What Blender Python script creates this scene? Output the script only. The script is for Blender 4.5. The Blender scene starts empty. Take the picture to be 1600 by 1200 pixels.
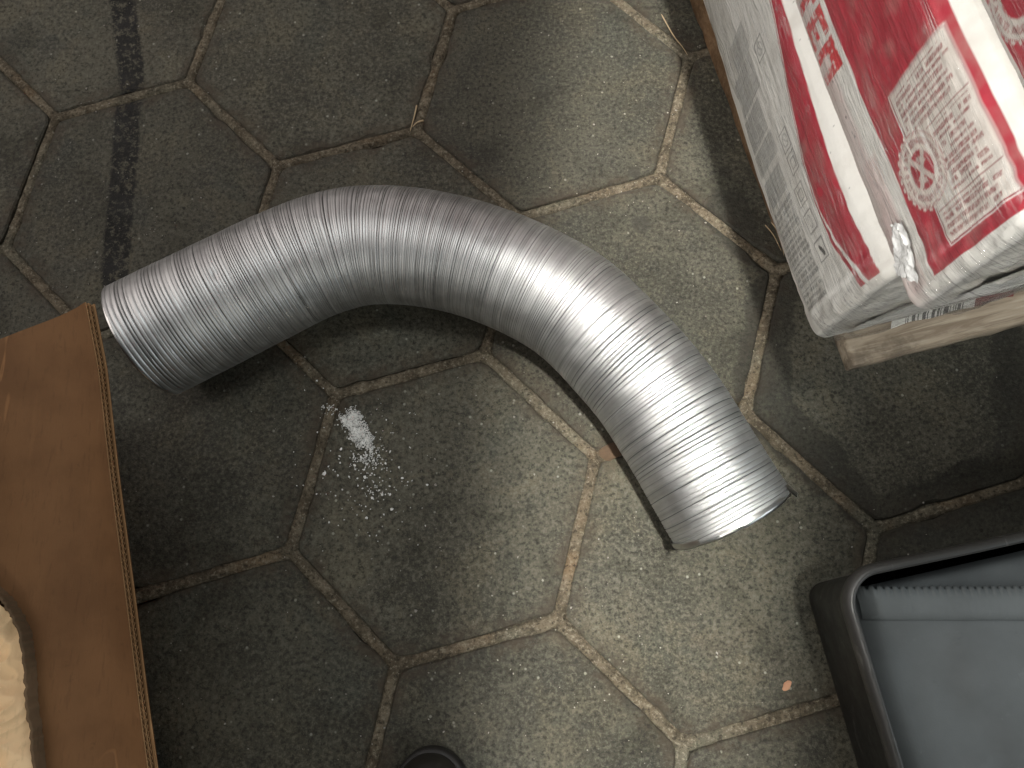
import bpy, bmesh, math, random
import numpy as np
from mathutils import Vector, noise as mnoise

random.seed(7)
rng = np.random.default_rng(11)
R = math.radians
scene = bpy.context.scene
COL = scene.collection

# ------------------------------------------------------------------ camera
cam_d = bpy.data.cameras.new('camera')
cam = bpy.data.objects.new('camera', cam_d)
COL.objects.link(cam)
cam.location = (0.0594, -0.2043, 0.7228)
cam.rotation_euler = (0.23586, 0.04176, 0.0)
cam_d.sensor_width = 36.0
cam_d.lens = 27.0
cam_d.clip_start = 0.01
cam_d.clip_end = 100
scene.camera = cam

# ------------------------------------------------------------------ light (a garage: ceiling and side lamps, plus added unseen fills)
world = bpy.data.worlds.new('World')
scene.world = world
world.use_nodes = True
bg = world.node_tree.nodes['Background']
bg.inputs[0].default_value = (0.97, 1.0, 0.98, 1)
bg.inputs[1].default_value = 0.06


def area(name, loc, target, sx, sy, power, col, spread=180, roll=0):
    d = bpy.data.lights.new(name, 'AREA')
    d.shape = 'RECTANGLE'
    d.size, d.size_y, d.energy, d.color = sx, sy, power, col
    d.spread = R(spread)
    o = bpy.data.objects.new(name, d)
    COL.objects.link(o)
    o.location = loc
    q = (Vector(target) - Vector(loc)).to_track_quat('-Z', 'Y')
    o.rotation_euler = q.to_euler()
    if roll:
        o.rotation_euler.rotate_axis('Z', R(roll))
    return o


area('ceiling_tube_lamp', (0.05, 0.34, 1.95), (0.05, 0.05, 0), 1.2, 0.20, 9.6, (0.96, 1.0, 0.98))
area('lamp_behind_viewer', (-0.25, -2.0, 1.70), (0.1, 0.1, 0.1), 1.1, 0.22, 9.5, (1.0, 0.97, 0.88))
area('lamp_beside_box', (-1.50, 0.55, 1.45), (-0.25, 0.0, 0.1), 1.6, 1.6, 14.0, (1.0, 0.90, 0.85))
area('pink_fill_light', (-0.5, 1.9, 0.75), (-0.1, 0.1, 0.1), 2.2, 0.9, 4.0, (1.0, 0.84, 0.80))  # unseen lamp added for the pinkish reflection on the duct
area('cool_fill_light', (1.9, -0.75, 1.0), (0.2, -0.1, 0.1), 1.6, 1.2, 10.0, (0.88, 0.97, 1.0))  # unseen fill added to lift the right floor and the duct's right side
area('stack_fill_light', (-0.55, -0.95, 1.55), (0.42, 0.12, 0.30), 0.35, 0.35, 0.75, (1.0, 0.98, 0.93), spread=22)  # unseen narrow lamp added to brighten the bag sides
area('strip_fill_light', (0.150, -0.14, 2.2), (0.152, -0.12, 0), 0.238, 1.10, 1.50, (1.0, 0.98, 0.91), spread=4.2)  # unseen overhead beam added to make the bright floor strip; no doorway
scene.cycles.max_bounces = 6
scene.cycles.diffuse_bounces = 3
scene.cycles.glossy_bounces = 3
scene.cycles.transparent_max_bounces = 8
scene.cycles.caustics_reflective = False
scene.cycles.caustics_refractive = False

scene.view_settings.view_transform = 'Standard'
scene.view_settings.look = 'None'
scene.view_settings.exposure = 0.0
scene.view_settings.gamma = 1.0
scene.view_settings.use_curve_mapping = False


# ------------------------------------------------------------------ helpers
def link(name, me, mat=None, parent=None, smooth=False):
    if mat is not None:
        me.materials.clear()
        for m in (mat if isinstance(mat, (list, tuple)) else [mat]):
            me.materials.append(m)
    o = bpy.data.objects.new(name, me)
    COL.objects.link(o)
    if smooth:
        me.polygons.foreach_set('use_smooth', np.ones(len(me.polygons), bool))
    if parent is not None:
        o.parent = parent
    return o


def mesh(verts, faces):
    me = bpy.data.meshes.new('m')
    me.from_pydata([tuple(map(float, v)) for v in verts], [], faces)
    me.update()
    return me


def grid_mesh(V, close_j=False):
    """V: (ni, nj, 3) array -> mesh"""
    ni, nj = V.shape[:2]
    idx = np.arange(ni * nj).reshape(ni, nj)
    if close_j:
        idx = np.concatenate([idx, idx[:, :1]], 1)
    a, b, c, d = idx[:-1, :-1], idx[1:, :-1], idx[1:, 1:], idx[:-1, 1:]
    F = np.stack([a, b, c, d], -1).reshape(-1, 4)
    me = bpy.data.meshes.new('m')
    me.vertices.add(ni * nj)
    me.vertices.foreach_set('co', V.reshape(-1).astype(np.float32))
    me.loops.add(F.size)
    me.loops.foreach_set('vertex_index', F.reshape(-1).astype(np.int32))
    me.polygons.add(len(F))
    me.polygons.foreach_set('loop_start', np.arange(0, F.size, 4, dtype=np.int32))
    me.update(calc_edges=True)
    me.validate()
    return me


def empty(name, loc=(0, 0, 0), rz=0.0):
    o = bpy.data.objects.new(name, None)
    COL.objects.link(o)
    o.location = loc
    o.rotation_euler = (0, 0, rz)
    return o


def tag(o, label=None, cat=None, group=None, kind=None):
    if label: o['label'] = label
    if cat: o['category'] = cat
    if group: o['group'] = group
    if kind: o['kind'] = kind
    return o


def nz(x, y, z=0.0, s=1.0):
    return mnoise.noise(Vector((x * s, y * s, z * s)))


def vnoise(X, Y, seed=0):
    """smooth value noise on numpy arrays, about -1..1"""
    def h(i, j):
        n = (i * 374761393 + j * 668265263 + seed * 1442695041).astype(np.int64) & 0x7fffffff
        n = ((n ^ (n >> 13)) * 1274126177) & 0x7fffffff
        n = (n ^ (n >> 16)) & 0xffff
        return n / 32767.5 - 1.0
    xi, yi = np.floor(X).astype(np.int64), np.floor(Y).astype(np.int64)
    xf, yf = X - xi, Y - yi
    xf, yf = xf * xf * (3 - 2 * xf), yf * yf * (3 - 2 * yf)
    return (h(xi, yi) * (1 - xf) + h(xi + 1, yi) * xf) * (1 - yf) + (h(xi, yi + 1) * (1 - xf) + h(xi + 1, yi + 1) * xf) * yf


def fbm(X, Y, seed=0, o=4):
    r, a = 0, 1.0
    for k in range(o):
        r = r + a * vnoise(X * 2 ** k, Y * 2 ** k, seed + k * 17)
        a *= .5
    return r / 1.6


# ------------------------------------------------------------------ node DSL
class Mat:
    def __init__(s, name):
        s.m = bpy.data.materials.new(name)
        s.m.use_nodes = True
        s.nt = s.m.node_tree
        s.N = s.nt.nodes
        s.bsdf = s.N['Principled BSDF']
        s.out = s.N['Material Output']

    def new(s, t, **kw):
        n = s.N.new(t)
        for k, v in kw.items(): setattr(n, k, v)
        return n

    def put(s, sock, v):
        if isinstance(v, bpy.types.NodeSocket): s.nt.links.new(v, sock)
        elif isinstance(v, (tuple, list)) and sock.type == 'RGBA': sock.default_value = (*v[:3], 1)
        else: sock.default_value = v

    def math(s, op, a, b=0.0, c=0.0, clamp=False):
        n = s.new('ShaderNodeMath', operation=op, use_clamp=clamp)
        s.put(n.inputs[0], a); s.put(n.inputs[1], b); s.put(n.inputs[2], c)
        return n.outputs[0]

    def vmath(s, op, a, b=None, out=0):
        n = s.new('ShaderNodeVectorMath', operation=op)
        s.put(n.inputs[0], a)
        if b is not None: s.put(n.inputs[1], b)
        return n.outputs[out]

    def scale(s, a, k):
        n = s.new('ShaderNodeVectorMath', operation='SCALE')
        s.put(n.inputs[0], a); s.put(n.inputs['Scale'], k)
        return n.outputs[0]

    def pos(s): return s.new('ShaderNodeNewGeometry').outputs['Position']
    def obj(s): return s.new('ShaderNodeTexCoord').outputs['Object']
    def rand(s): return s.new('ShaderNodeObjectInfo').outputs['Random']
    def attr(s, name, o='Fac'): return s.new('ShaderNodeAttribute', attribute_name=name).outputs[o]

    def mapping(s, vec, scale=(1, 1, 1), rot=(0, 0, 0)):
        n = s.new('ShaderNodeMapping')
        s.put(n.inputs['Vector'], vec)
        n.inputs['Scale'].default_value = scale
        n.inputs['Rotation'].default_value = rot
        return n.outputs[0]

    def noise(s, vec, scale, detail=4, rough=.55, dist=0.0, out=0):
        n = s.new('ShaderNodeTexNoise')
        s.put(n.inputs['Vector'], vec)
        n.inputs['Scale'].default_value = scale
        n.inputs['Detail'].default_value = detail
        n.inputs['Roughness'].default_value = rough
        n.inputs['Distortion'].default_value = dist
        return n.outputs[out]

    def vor(s, vec, scale, feature='F1', out='Distance', rnd=1.0):
        n = s.new('ShaderNodeTexVoronoi', feature=feature)
        s.put(n.inputs['Vector'], vec)
        n.inputs['Scale'].default_value = scale
        n.inputs['Randomness'].default_value = rnd
        return n.outputs[out]

    def ss(s, v, a, b, o0=0.0, o1=1.0):
        n = s.new('ShaderNodeMapRange', interpolation_type='SMOOTHSTEP')
        s.put(n.inputs[0], v)
        if a > b: a, b, o0, o1 = b, a, o1, o0
        n.inputs[1].default_value, n.inputs[2].default_value = a, b
        n.inputs[3].default_value, n.inputs[4].default_value = o0, o1
        return n.outputs[0]

    def mix(s, f, a, b, mode='MIX'):
        n = s.new('ShaderNodeMix', data_type='RGBA', blend_type=mode)
        s.put(n.inputs[0], f); s.put(n.inputs[6], a); s.put(n.inputs[7], b)
        return n.outputs[2]

    def bump(s, h, strength=.5, dist=.001, normal=None):
        n = s.new('ShaderNodeBump')
        s.put(n.inputs['Height'], h)
        n.inputs['Strength'].default_value = strength
        n.inputs['Distance'].default_value = dist
        if normal is not None: s.put(n.inputs['Normal'], normal)
        return n.outputs[0]

    def seg(s, p, a, b):
        """distance in the floor plane from p to the segment a-b"""
        a3, b3 = (a[0], a[1], 0.0), (b[0], b[1], 0.0)
        ba = (b[0] - a[0], b[1] - a[1], 0.0)
        pf = s.vmath('MULTIPLY', p, (1, 1, 0))
        pa = s.vmath('SUBTRACT', pf, a3)
        h = s.math('DIVIDE', s.vmath('DOT_PRODUCT', pa, ba, out=1), ba[0] ** 2 + ba[1] ** 2, clamp=True)
        n = s.new('ShaderNodeVectorMath', operation='SCALE')
        n.inputs[0].default_value = ba
        s.put(n.inputs['Scale'], h)
        return s.vmath('LENGTH', s.vmath('SUBTRACT', pa, n.outputs[0]), out=1)

    def set(s, **kw):
        names = dict(color='Base Color', rough='Roughness', metal='Metallic', normal='Normal', spec='Specular IOR Level',
                     coat='Coat Weight', coat_rough='Coat Roughness', aniso='Anisotropic', sheen='Sheen Weight', alpha='Alpha')
        for k, v in kw.items(): s.put(s.bsdf.inputs[names[k]], v)
        return s.m


# ------------------------------------------------------------------ floor lattice (hexagonal pavers, side 0.15 m)
SIDE = 0.15
TH = 0.27926
VERTS_FIT = {(0, 0): (-0.4690, 0.2739), (1, 0): (-0.3255, 0.3132), (2, 1): (-0.2188, 0.2096), (3, 1): (-0.0725, 0.2473), (5, 2): (0.1805, 0.1871), (5, 1): (0.2193, 0.3275), (6, 3): (0.2923, 0.0836), (6, 4): (0.2509, -0.0595), (7, 5): (0.3600, -0.1690), (5, 4): (0.1083, -0.1025), (4, 3): (0.0022, 0.0002), (3, 3): (-0.1439, -0.0389), (3, 4): (-0.1785, -0.1890), (2, 4): (-0.3251, -0.2311), (4, 5): (-0.0752, -0.2888), (5, 5): (0.0707, -0.2500), (6, 6): (0.1784, -0.3528), (0, 1): (-0.5014, 0.1219)}


def lat(k):
    if k in VERTS_FIT: return VERTS_FIT[k]
    a = (1.0, 0.0)
    c = (math.cos(R(-120)), math.sin(R(-120)))
    x = SIDE * ((k[0] - 4) * a[0] + (k[1] - 3) * c[0])
    y = SIDE * ((k[0] - 4) * a[1] + (k[1] - 3) * c[1])
    return (x * math.cos(TH) - y * math.sin(TH), x * math.sin(TH) + y * math.cos(TH))


cells = []
for i in range(-6, 16):
    for j in range(-6, 14):
        if (i + j) % 3: continue
        ks = [(i, j), (i + 1, j), (i + 2, j + 1), (i + 2, j + 2), (i + 1, j + 2), (i, j + 1)]
        pts = [lat(k) for k in ks]
        cx, cy = sum(p[0] for p in pts) / 6, sum(p[1] for p in pts) / 6
        if -0.80 < cx < 0.82 and -0.60 < cy < 0.66: cells.append((ks, pts, (cx, cy)))


def concrete():
    M = Mat('paver_concrete')
    p = M.pos()
    rnd = M.rand()
    big = M.noise(p, 5.0, 4, .6)
    mid = M.noise(p, 26.0, 4, .70)
    fine = M.noise(p, 260.0, 2, .75)
    grain = M.noise(p, 750.0, 1, .7)
    c = M.mix(M.ss(big, .36, .64), (0.0402, 0.0373, 0.0288), (0.0662, 0.0618, 0.0486))
    c = M.mix(M.math('MULTIPLY', M.ss(mid, .46, .72), .55), c, (0.0916, 0.0875, 0.0720))
    c = M.mix(M.math('MULTIPLY', M.ss(mid, .48, .30), .55), c, (0.0225, 0.0220, 0.0168))
    # bluish cement film and brownish patches
    tint = M.noise(p, 9.0, 3, .6, .6)
    c = M.mix(M.math('MULTIPLY', M.ss(tint, .54, .70), .40), c, (0.0426, 0.0477, 0.0420))
    c = M.mix(M.math('MULTIPLY', M.ss(M.noise(M.vmath('ADD', p, (3.1, 1.7, 0)), 8.0, 4, .6), .55, .72), .40), c, (0.0621, 0.0502, 0.0372))
    # sand grains of the concrete
    c = M.mix(M.math('MULTIPLY', M.ss(fine, .51, .66), .60), c, (0.1093, 0.1053, 0.0870))
    c = M.mix(M.math('MULTIPLY', M.ss(fine, .48, .35), .76), c, (0.0154, 0.0147, 0.0114))
    c = M.mix(M.math('MULTIPLY', M.ss(grain, .55, .68), .28), c, (0.1300, 0.1255, 0.1050))
    # white specks, clustered
    vr = M.new('ShaderNodeTexVoronoi')
    M.put(vr.inputs['Vector'], p); vr.inputs['Scale'].default_value = 95.0
    sep = M.new('ShaderNodeSeparateColor'); M.put(sep.inputs[0], vr.outputs['Color'])
    speck = M.math('MULTIPLY', M.ss(vr.outputs['Distance'], .17, .07), M.ss(sep.outputs[0], .80, .84))
    c = M.mix(M.math('MULTIPLY', speck, .7), c, (0.2482, 0.2509, 0.2280))
    scuff = M.math('MULTIPLY', M.ss(M.noise(p, 60.0, 4, .75, 1.0), .60, .70), M.ss(M.noise(p, 11.0, 2, .5), .50, .66))
    c = M.mix(M.math('MULTIPLY', scuff, .45), c, (0.1418, 0.1408, 0.1260))
    pore = M.math('MULTIPLY', M.ss(M.vor(M.vmath('ADD', p, (5, 5, 0)), 70.0), .17, .08), .75)
    c = M.mix(M.math('MULTIPLY', pore, M.ss(mid, .40, .62)), c, (0.0130, 0.0122, 0.0096))
    blot = M.noise(M.vmath('ADD', p, (1.3, 7.1, 0)), 14.0, 5, .72, .5)
    c = M.mix(M.math('MULTIPLY', M.ss(blot, .50, .62), .55), c, M.mix(1.0, c, (1.32, 1.26, 1.16), 'MULTIPLY'))
    c = M.mix(M.math('MULTIPLY', M.ss(blot, .47, .36), .65), c, M.mix(1.0, c, (0.58, 0.57, 0.52), 'MULTIPLY'))
    # each paver a little different
    hsv = M.new('ShaderNodeHueSaturation')
    M.put(hsv.inputs['Color'], M.mix(1.0, c, (1.13, 1.13, 1.06), 'MULTIPLY'))
    M.put(hsv.inputs['Value'], M.math('ADD', M.math('MULTIPLY', rnd, .34), .84))
    c = hsv.outputs[0]
    # rusty dirt along the joints
    e = M.attr('edge')
    en = M.noise(p, 45.0, 5, .7)
    c = M.mix(M.math('MULTIPLY', M.math('MULTIPLY', M.ss(e, .15, 1.0), M.ss(en, .40, .62)), .70), c, (0.055, 0.040, 0.026))
    c = M.mix(M.math('MULTIPLY', M.ss(e, .80, 1.0), .2), c, (0.035, 0.029, 0.021))
    # black rubbed stripe
    warp = M.scale(M.vmath('SUBTRACT', M.noise(p, 55.0, 3, .75, out=1), (.5, .5, .5)), .010)
    pw = M.vmath('ADD', p, warp)
    d = M.math('MINIMUM', M.seg(pw, STRIPE[0], STRIPE[1]), M.seg(pw, STRIPE[2], STRIPE[3]))
    st = M.math('MULTIPLY', M.ss(d, .0165, .0120), M.ss(M.noise(p, 110.0, 5, .85), .58, .50))
    c = M.mix(M.math('MULTIPLY', st, .93), c, (0.0045, 0.0045, 0.0045))
    # wet-looking rim on the paver beside the pallet, and round dark spots
    warp2 = M.scale(M.vmath('SUBTRACT', M.noise(p, 16.0, 4, .65, out=1), (.5, .5, .5)), .062)
    pw2 = M.vmath('ADD', p, warp2)
    dj = None
    for a, b in WET:
        s = M.seg(pw2, a, b)
        dj = s if dj is None else M.math('MINIMUM', dj, s)
    wet = M.ss(dj, .026, .019)
    c = M.mix(M.math('MULTIPLY', wet, .55), c, (0.013, 0.012, 0.009))
    for (sx, sy, sr) in SPOTS:
        dd = M.vmath('LENGTH', M.vmath('SUBTRACT', M.vmath('MULTIPLY', M.vmath('ADD', p, M.scale(warp, .35)), (1, 1, 0)), (sx, sy, 0)), out=1)
        c = M.mix(M.math('MULTIPLY', M.ss(dd, sr, sr * .6), .55), c, (0.030, 0.028, 0.022))
    n = M.bump(M.noise(p, 190.0, 4, .85), .70, .0026)
    return M.set(color=c, rough=M.ss(mid, .3, .7, .62, .85), normal=n, spec=.35)


def sand():
    M = Mat('joint_sand')
    p = M.pos()
    a = M.noise(p, 40.0, 4, .7)
    f = M.noise(p, 260.0, 3, .8)
    c = M.mix(M.ss(a, .35, .65), (0.0717, 0.0575, 0.0391), (0.1525, 0.1264, 0.0895))
    c = M.mix(M.math('MULTIPLY', M.ss(M.noise(p, 13.0, 3, .6), .52, .68), .6), c, (0.1795, 0.1226, 0.0724))
    c = M.mix(M.math('MULTIPLY', M.ss(M.noise(p, 7.0, 3, .6), .50, .64), .65), c, (0.1031, 0.1019, 0.0781))
    c = M.mix(M.math('MULTIPLY', M.ss(f, .53, .66), .65), c, (0.2691, 0.2406, 0.1858))
    c = M.mix(M.math('MULTIPLY', M.ss(f, .48, .34), .8), c, (0.0269, 0.0226, 0.0163))
    e = M.attr('edge')
    c = M.mix(M.math('MULTIPLY', M.ss(e, .80, 1.0), .4), c, (0.0198, 0.0170, 0.0124))
    return M.set(color=c, rough=.9, normal=M.bump(f, .9, .0022), spec=.2)


STRIPE = [(-0.4156, 0.4371), (-0.3877, 0.3142), (-0.3888, 0.2929), (-0.379, 0.0816)]
WET = [((0.2991, 0.0909), (0.2609, -0.0452)), ((0.263, -0.0577), (0.3636, -0.1569)), ((0.3639, -0.154), (0.4986, -0.1225)), ((0.5057, 0.0025), (0.4824, -0.1544)), ((0.3697, -0.1939), (0.4938, -0.1544)), ((0.243, 0.1472), (0.2871, 0.0979))]
SPOTS = [(0.1608, 0.1348, 0.0115), (0.248, 0.19, 0.009), (0.155, 0.193, 0.008), (-0.30, -0.31, 0.010), (0.135, -0.318, 0.010)]

MAT_CONC = concrete()
MAT_SAND = sand()

ground = link('ground', mesh([(-2.5, -2.5, -.012), (2.5, -2.5, -.012), (2.5, 2.5, -.012), (-2.5, 2.5, -.012)], [(0, 1, 2, 3)]), MAT_SAND)
tag(ground, 'dark concrete floor of hexagonal pavers with sandy joints', 'ground', kind='structure')


def paver(ks, pts, ctr):
    n = 22
    half = .0052
    P = [np.array(p) for p in pts]
    area2 = sum(P[i][0] * P[(i + 1) % 6][1] - P[(i + 1) % 6][0] * P[i][1] for i in range(6))
    if area2 < 0: P = P[::-1]
    C = np.array(ctr)

    def ring(inset):
        # inset hexagon
        L = []
        for i in range(6):
            a, b = P[i], P[(i + 1) % 6]
            d = (b - a) / np.linalg.norm(b - a)
            nrm = np.array([-d[1], d[0]])
            L.append((a + nrm * inset, d))
        cor = []
        for i in range(6):
            (a, d), (b, e) = L[i - 1], L[i]
            t = np.cross(b - a, e) / np.cross(d, e)
            cor.append(a + d * t)
        return cor
    outer, mid_, inn = ring(half), ring(half + .0016), ring(half + .022)
    rows = [[], [], [], []]
    for i in range(6):
        for k in range(n):
            t = k / n
            q = outer[i] * (1 - t) + outer[(i + 1) % 6] * t
            m = mid_[i] * (1 - t) + mid_[(i + 1) % 6] * t
            w = inn[i] * (1 - t) + inn[(i + 1) % 6] * t
            j = nz(q[0], q[1], .3, 55) * .0013 + nz(q[0], q[1], .9, 190) * .0008
            chip = max(0.0, nz(q[0], q[1], 4.4, 28) - .28) * .009
            dirn = (C - q) / np.linalg.norm(C - q)
            ctr_r = .0022 * math.exp(-min(t, 1 - t) * 60)
            q2 = q + dirn * (j + chip + ctr_r)
            m2 = m + dirn * (j + chip * 1.7 + ctr_r)
            dz = nz(q[0], q[1], 2.2, 40) * .0005
            rows[0].append((q2[0] - C[0], q2[1] - C[1], -.011))
            rows[1].append((q2[0] - C[0], q2[1] - C[1], -.0017 + dz - chip * .3))
            rows[2].append((m2[0] - C[0], m2[1] - C[1], -.0002 + dz))
            rows[3].append((w[0] - C[0], w[1] - C[1], 0))
    N = 6 * n
    V = [v for r in rows for v in r] + [(0, 0, 0)]
    F = []
    for r in range(3):
        for k in range(N):
            k2 = (k + 1) % N
            F.append((r * N + k, r * N + k2, (r + 1) * N + k2, (r + 1) * N + k))
    for k in range(N): F.append((3 * N + k, 3 * N + (k + 1) % N, 4 * N))
    me = mesh(V, F)
    at = me.attributes.new('edge', 'FLOAT', 'POINT')
    e = np.zeros(len(V), np.float32)
    e[:3 * N] = 1.0
    at.data.foreach_set('value', e)
    o = link('paver', me, MAT_CONC, ground)
    tilt = (rng.uniform(-.0035, .0035), rng.uniform(-.0035, .0035))
    o.location = (C[0], C[1], rng.uniform(-.0011, .0009))
    o.rotation_euler = (tilt[0], tilt[1], 0)
    return o


for c in cells: paver(*c)

# jointing sand: one strip per joint, rough crown between two dark gaps
edges = {}
for ks, pts, ctr in cells:
    for a in range(6):
        k = tuple(sorted((ks[a], ks[(a + 1) % 6])))
        edges[k] = (lat(k[0]), lat(k[1]))
V, F, E = [], [], []
prof = [(-1.15, 1.0), (-.82, .9), (-.55, .25), (-.2, 0), (.2, 0), (.55, .25), (.82, .9), (1.15, 1.0)]
for k, (a, b) in edges.items():
    a, b = np.array(a), np.array(b)
    L = np.linalg.norm(b - a)
    d = (b - a) / L
    nr = np.array([-d[1], d[0]])
    n = 60
    base = len(V)
    fill = -.0001 + random.uniform(-.0007, .0004)
    side = random.uniform(-.0012, .0012)
    for s in range(n + 1):
        t = -.02 + 1.04 * s / n
        c = a + (b - a) * t
        lump = nz(c[0], c[1], 7.7, 22) * .0011 + nz(c[0], c[1], 5.1, 90) * .0007
        for (x, e) in prof:
            w = .0058 * x + side * (1 - abs(x)) + nz(c[0], c[1], 3 + x, 120) * .0006
            z = fill + lump - .0030 * e ** 3 + nz(c[0] + x, c[1], 8.8, 210) * .0004
            V.append((c[0] + nr[0] * w, c[1] + nr[1] * w, min(z, .0006)))
            E.append(e)
    m = len(prof)
    for s in range(n):
        for q in range(m - 1):
            i0 = base + s * m + q
            F.append((i0, i0 + 1, i0 + m + 1, i0 + m))
me = mesh(V, F)
at = me.attributes.new('edge', 'FLOAT', 'POINT')
at.data.foreach_set('value', np.array(E, np.float32))
sand_o = link('joint_sand', me, MAT_SAND, ground, smooth=True)
tag(sand_o, kind='stuff')


# ------------------------------------------------------------------ flexible aluminium duct
def aluminium():
    M = Mat('duct_aluminium')
    p = M.obj()
    f = M.noise(p, 70.0, 4, .6)
    t = M.attr('turn')
    wn = M.new('ShaderNodeTexWhiteNoise', noise_dimensions='1D')
    M.put(wn.inputs['W'], M.math('FLOOR', t))
    tone = M.ss(wn.outputs[0], 0, 1, .80, 1.0)
    c = M.mix(M.ss(f, .3, .7), (0.57, 0.575, 0.575), (0.65, 0.655, 0.65))
    c = M.mix(1.0, c, tone, 'MULTIPLY')
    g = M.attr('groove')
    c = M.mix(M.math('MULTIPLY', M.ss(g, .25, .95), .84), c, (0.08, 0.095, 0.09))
    r = M.ss(f, .25, .75, .46, .54)
    # fine drawn lines round the strip
    fr = M.math('FRACT', M.math('MULTIPLY', t, 3.0))
    hgt = M.math('ADD', M.math('MULTIPLY', M.math('PINGPONG', fr, .5), .6), M.math('MULTIPLY', M.noise(p, 60.0, 2, .5), .5))
    n = M.bump(hgt, .14, .0006)
    return M.set(color=c, metal=1.0, rough=r, normal=n)


MAT_ALU = aluminium()
RAD = .0540
def RADS(s): return .0570 - .0032 * np.clip(s / (LEN * .55), 0, 1)
ctrl = [(-0.3105, -0.0005), (-0.270, 0.021), (-0.221, 0.047), (-0.150, 0.082), (-0.089, 0.0925), (-0.007, 0.0775), (0.074, 0.038), (0.128, -0.015), (0.170, -0.073), (0.2202, -0.1685)]


def spline(P, n=120):
    P = [np.array(p, float) for p in P]
    P = [2 * P[0] - P[1]] + P + [2 * P[-1] - P[-2]]
    out = []
    for i in range(1, len(P) - 2):
        p0, p1, p2, p3 = P[i - 1:i + 3]
        for t in np.linspace(0, 1, n, endpoint=False):
            out.append(.5 * ((2 * p1) + (-p0 + p2) * t + (2 * p0 - 5 * p1 + 4 * p2 - p3) * t * t + (-p0 + 3 * p1 - 3 * p2 + p3) * t ** 3))
    out.append(P[-2])
    return np.array(out)


cl = spline(ctrl)
for _ in range(400):                       # even out the bends
    cl[1:-1] = cl[1:-1] * .5 + (cl[:-2] + cl[2:]) * .25
sl = np.concatenate([[0], np.cumsum(np.linalg.norm(np.diff(cl, axis=0), axis=1))])
LEN = sl[-1]
tang = np.gradient(cl, axis=0)
tang /= np.linalg.norm(tang, axis=1)[:, None]


def make_duct():
    # strip widths along the duct: pulled apart at both ends, squeezed in the bend
    bounds = [0.0]
    while bounds[-1] < LEN + .012:
        u = bounds[-1] / LEN
        w = .0019 + .0019 * math.exp(-(u / .14) ** 2) + .0018 * max(0, min(1, (u - .50) / .25)) + .0006 * math.exp(-((u - .30) / .1) ** 2)
        bounds.append(bounds[-1] + w * random.uniform(.72, 1.3))
    bounds = np.array(bounds)
    nturn = len(bounds) - 1
    dent = [(random.uniform(.05, .95) , random.uniform(.4, 2.7), random.uniform(.004, .010), random.uniform(.10, .25), random.uniform(.0004, .0010)) for _ in range(26)]
    depth = np.array([random.choice([.35, .5, .6, .7, .85, 1.0, 1.3]) for _ in range(nturn + 3)])
    NT = 120
    prof = [(.0, 1.0), (.055, .72), (.13, .06), (.38, -.03), (.62, 0.02), (.87, .06), (.945, .72)]
    NPF = len(prof)
    rows = nturn * NPF
    V = np.zeros((rows + 1, NT + 1, 3))
    G = np.zeros((rows + 1, NT + 1), np.float32)
    T = np.zeros((rows + 1, NT + 1), np.float32)
    jj = np.arange(NT + 1)
    ang = 2 * np.pi * jj / NT
    for k in range(rows + 1):
        turn, pi = divmod(k, NPF)
        ph = turn + prof[pi][0] + jj / NT - 1.0
        s = np.interp(ph, np.arange(nturn + 1), bounds)
        s = np.where(ph < 0, ph * .002, s)
        s = np.clip(s, .004 * (1 - np.sin(ang)), LEN - .0075 * (1 - np.sin(ang)))
        ti = np.clip(np.floor(ph).astype(int), 0, nturn + 1)
        dep = depth[ti]
        g = prof[pi][1]
        cx = np.interp(s, sl, cl[:, 0]); cy = np.interp(s, sl, cl[:, 1])
        tx = np.interp(s, sl, tang[:, 0]); ty = np.interp(s, sl, tang[:, 1])
        # slightly out of round
        rb = RADS(s)
        r = rb - .0009 * g * dep * np.where(g > .5, 1, .6)
        r = r + .0009 * np.sin(2 * ang + s * 9) + .0004 * vnoise(s * 30, ang * 1.2, 5) + .00012 * vnoise(ti * 1.0, ang * .8, 9)
        r = r + .0012 * np.clip(1 - np.abs(LEN - s) / .05, 0, 1) * np.sin(3 * ang + 1.0)
        # the dent on the left part
        da = ((s - .098) / .0035) ** 2 + ((ang - 1.62) / .09) ** 2
        r = r - .0016 * np.exp(-da)
        for (du, dang, ds, dw, dd) in dent:
            r = r - dd * np.exp(-((s - du * LEN) / ds) ** 2 - ((ang - dang) / dw) ** 2)
        sw = .0006 * vnoise(ti * 1.37, ang * .9, 3)       # strips run a little askew
        nxp, nyp = -ty, tx
        V[k, :, 0] = cx + nxp * r * np.cos(ang) + tx * sw
        V[k, :, 1] = cy + nyp * r * np.cos(ang) + ty * sw
        V[k, :, 2] = rb + r * np.sin(ang)
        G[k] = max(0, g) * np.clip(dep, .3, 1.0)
        T[k] = ph + 1
    me = grid_mesh(V)
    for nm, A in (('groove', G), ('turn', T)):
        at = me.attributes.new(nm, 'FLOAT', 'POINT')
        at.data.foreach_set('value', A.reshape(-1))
    return me


duct = empty('flexible_duct', (0, 0, 0))
tag(duct, 'bent ribbed aluminium flexible duct lying on the hexagonal pavers', 'duct')
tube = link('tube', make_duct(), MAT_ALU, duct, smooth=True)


def plain_metal(name, col, rough):
    M = Mat(name)
    p = M.obj()
    f = M.noise(p, 90, 4, .6)
    return M.set(color=M.mix(f, tuple(x * .8 for x in col), col), metal=1.0, rough=rough, normal=M.bump(f, .2, .001))


MAT_RIM = plain_metal('rim_metal', (0.80, 0.79, 0.77), .28)


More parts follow.
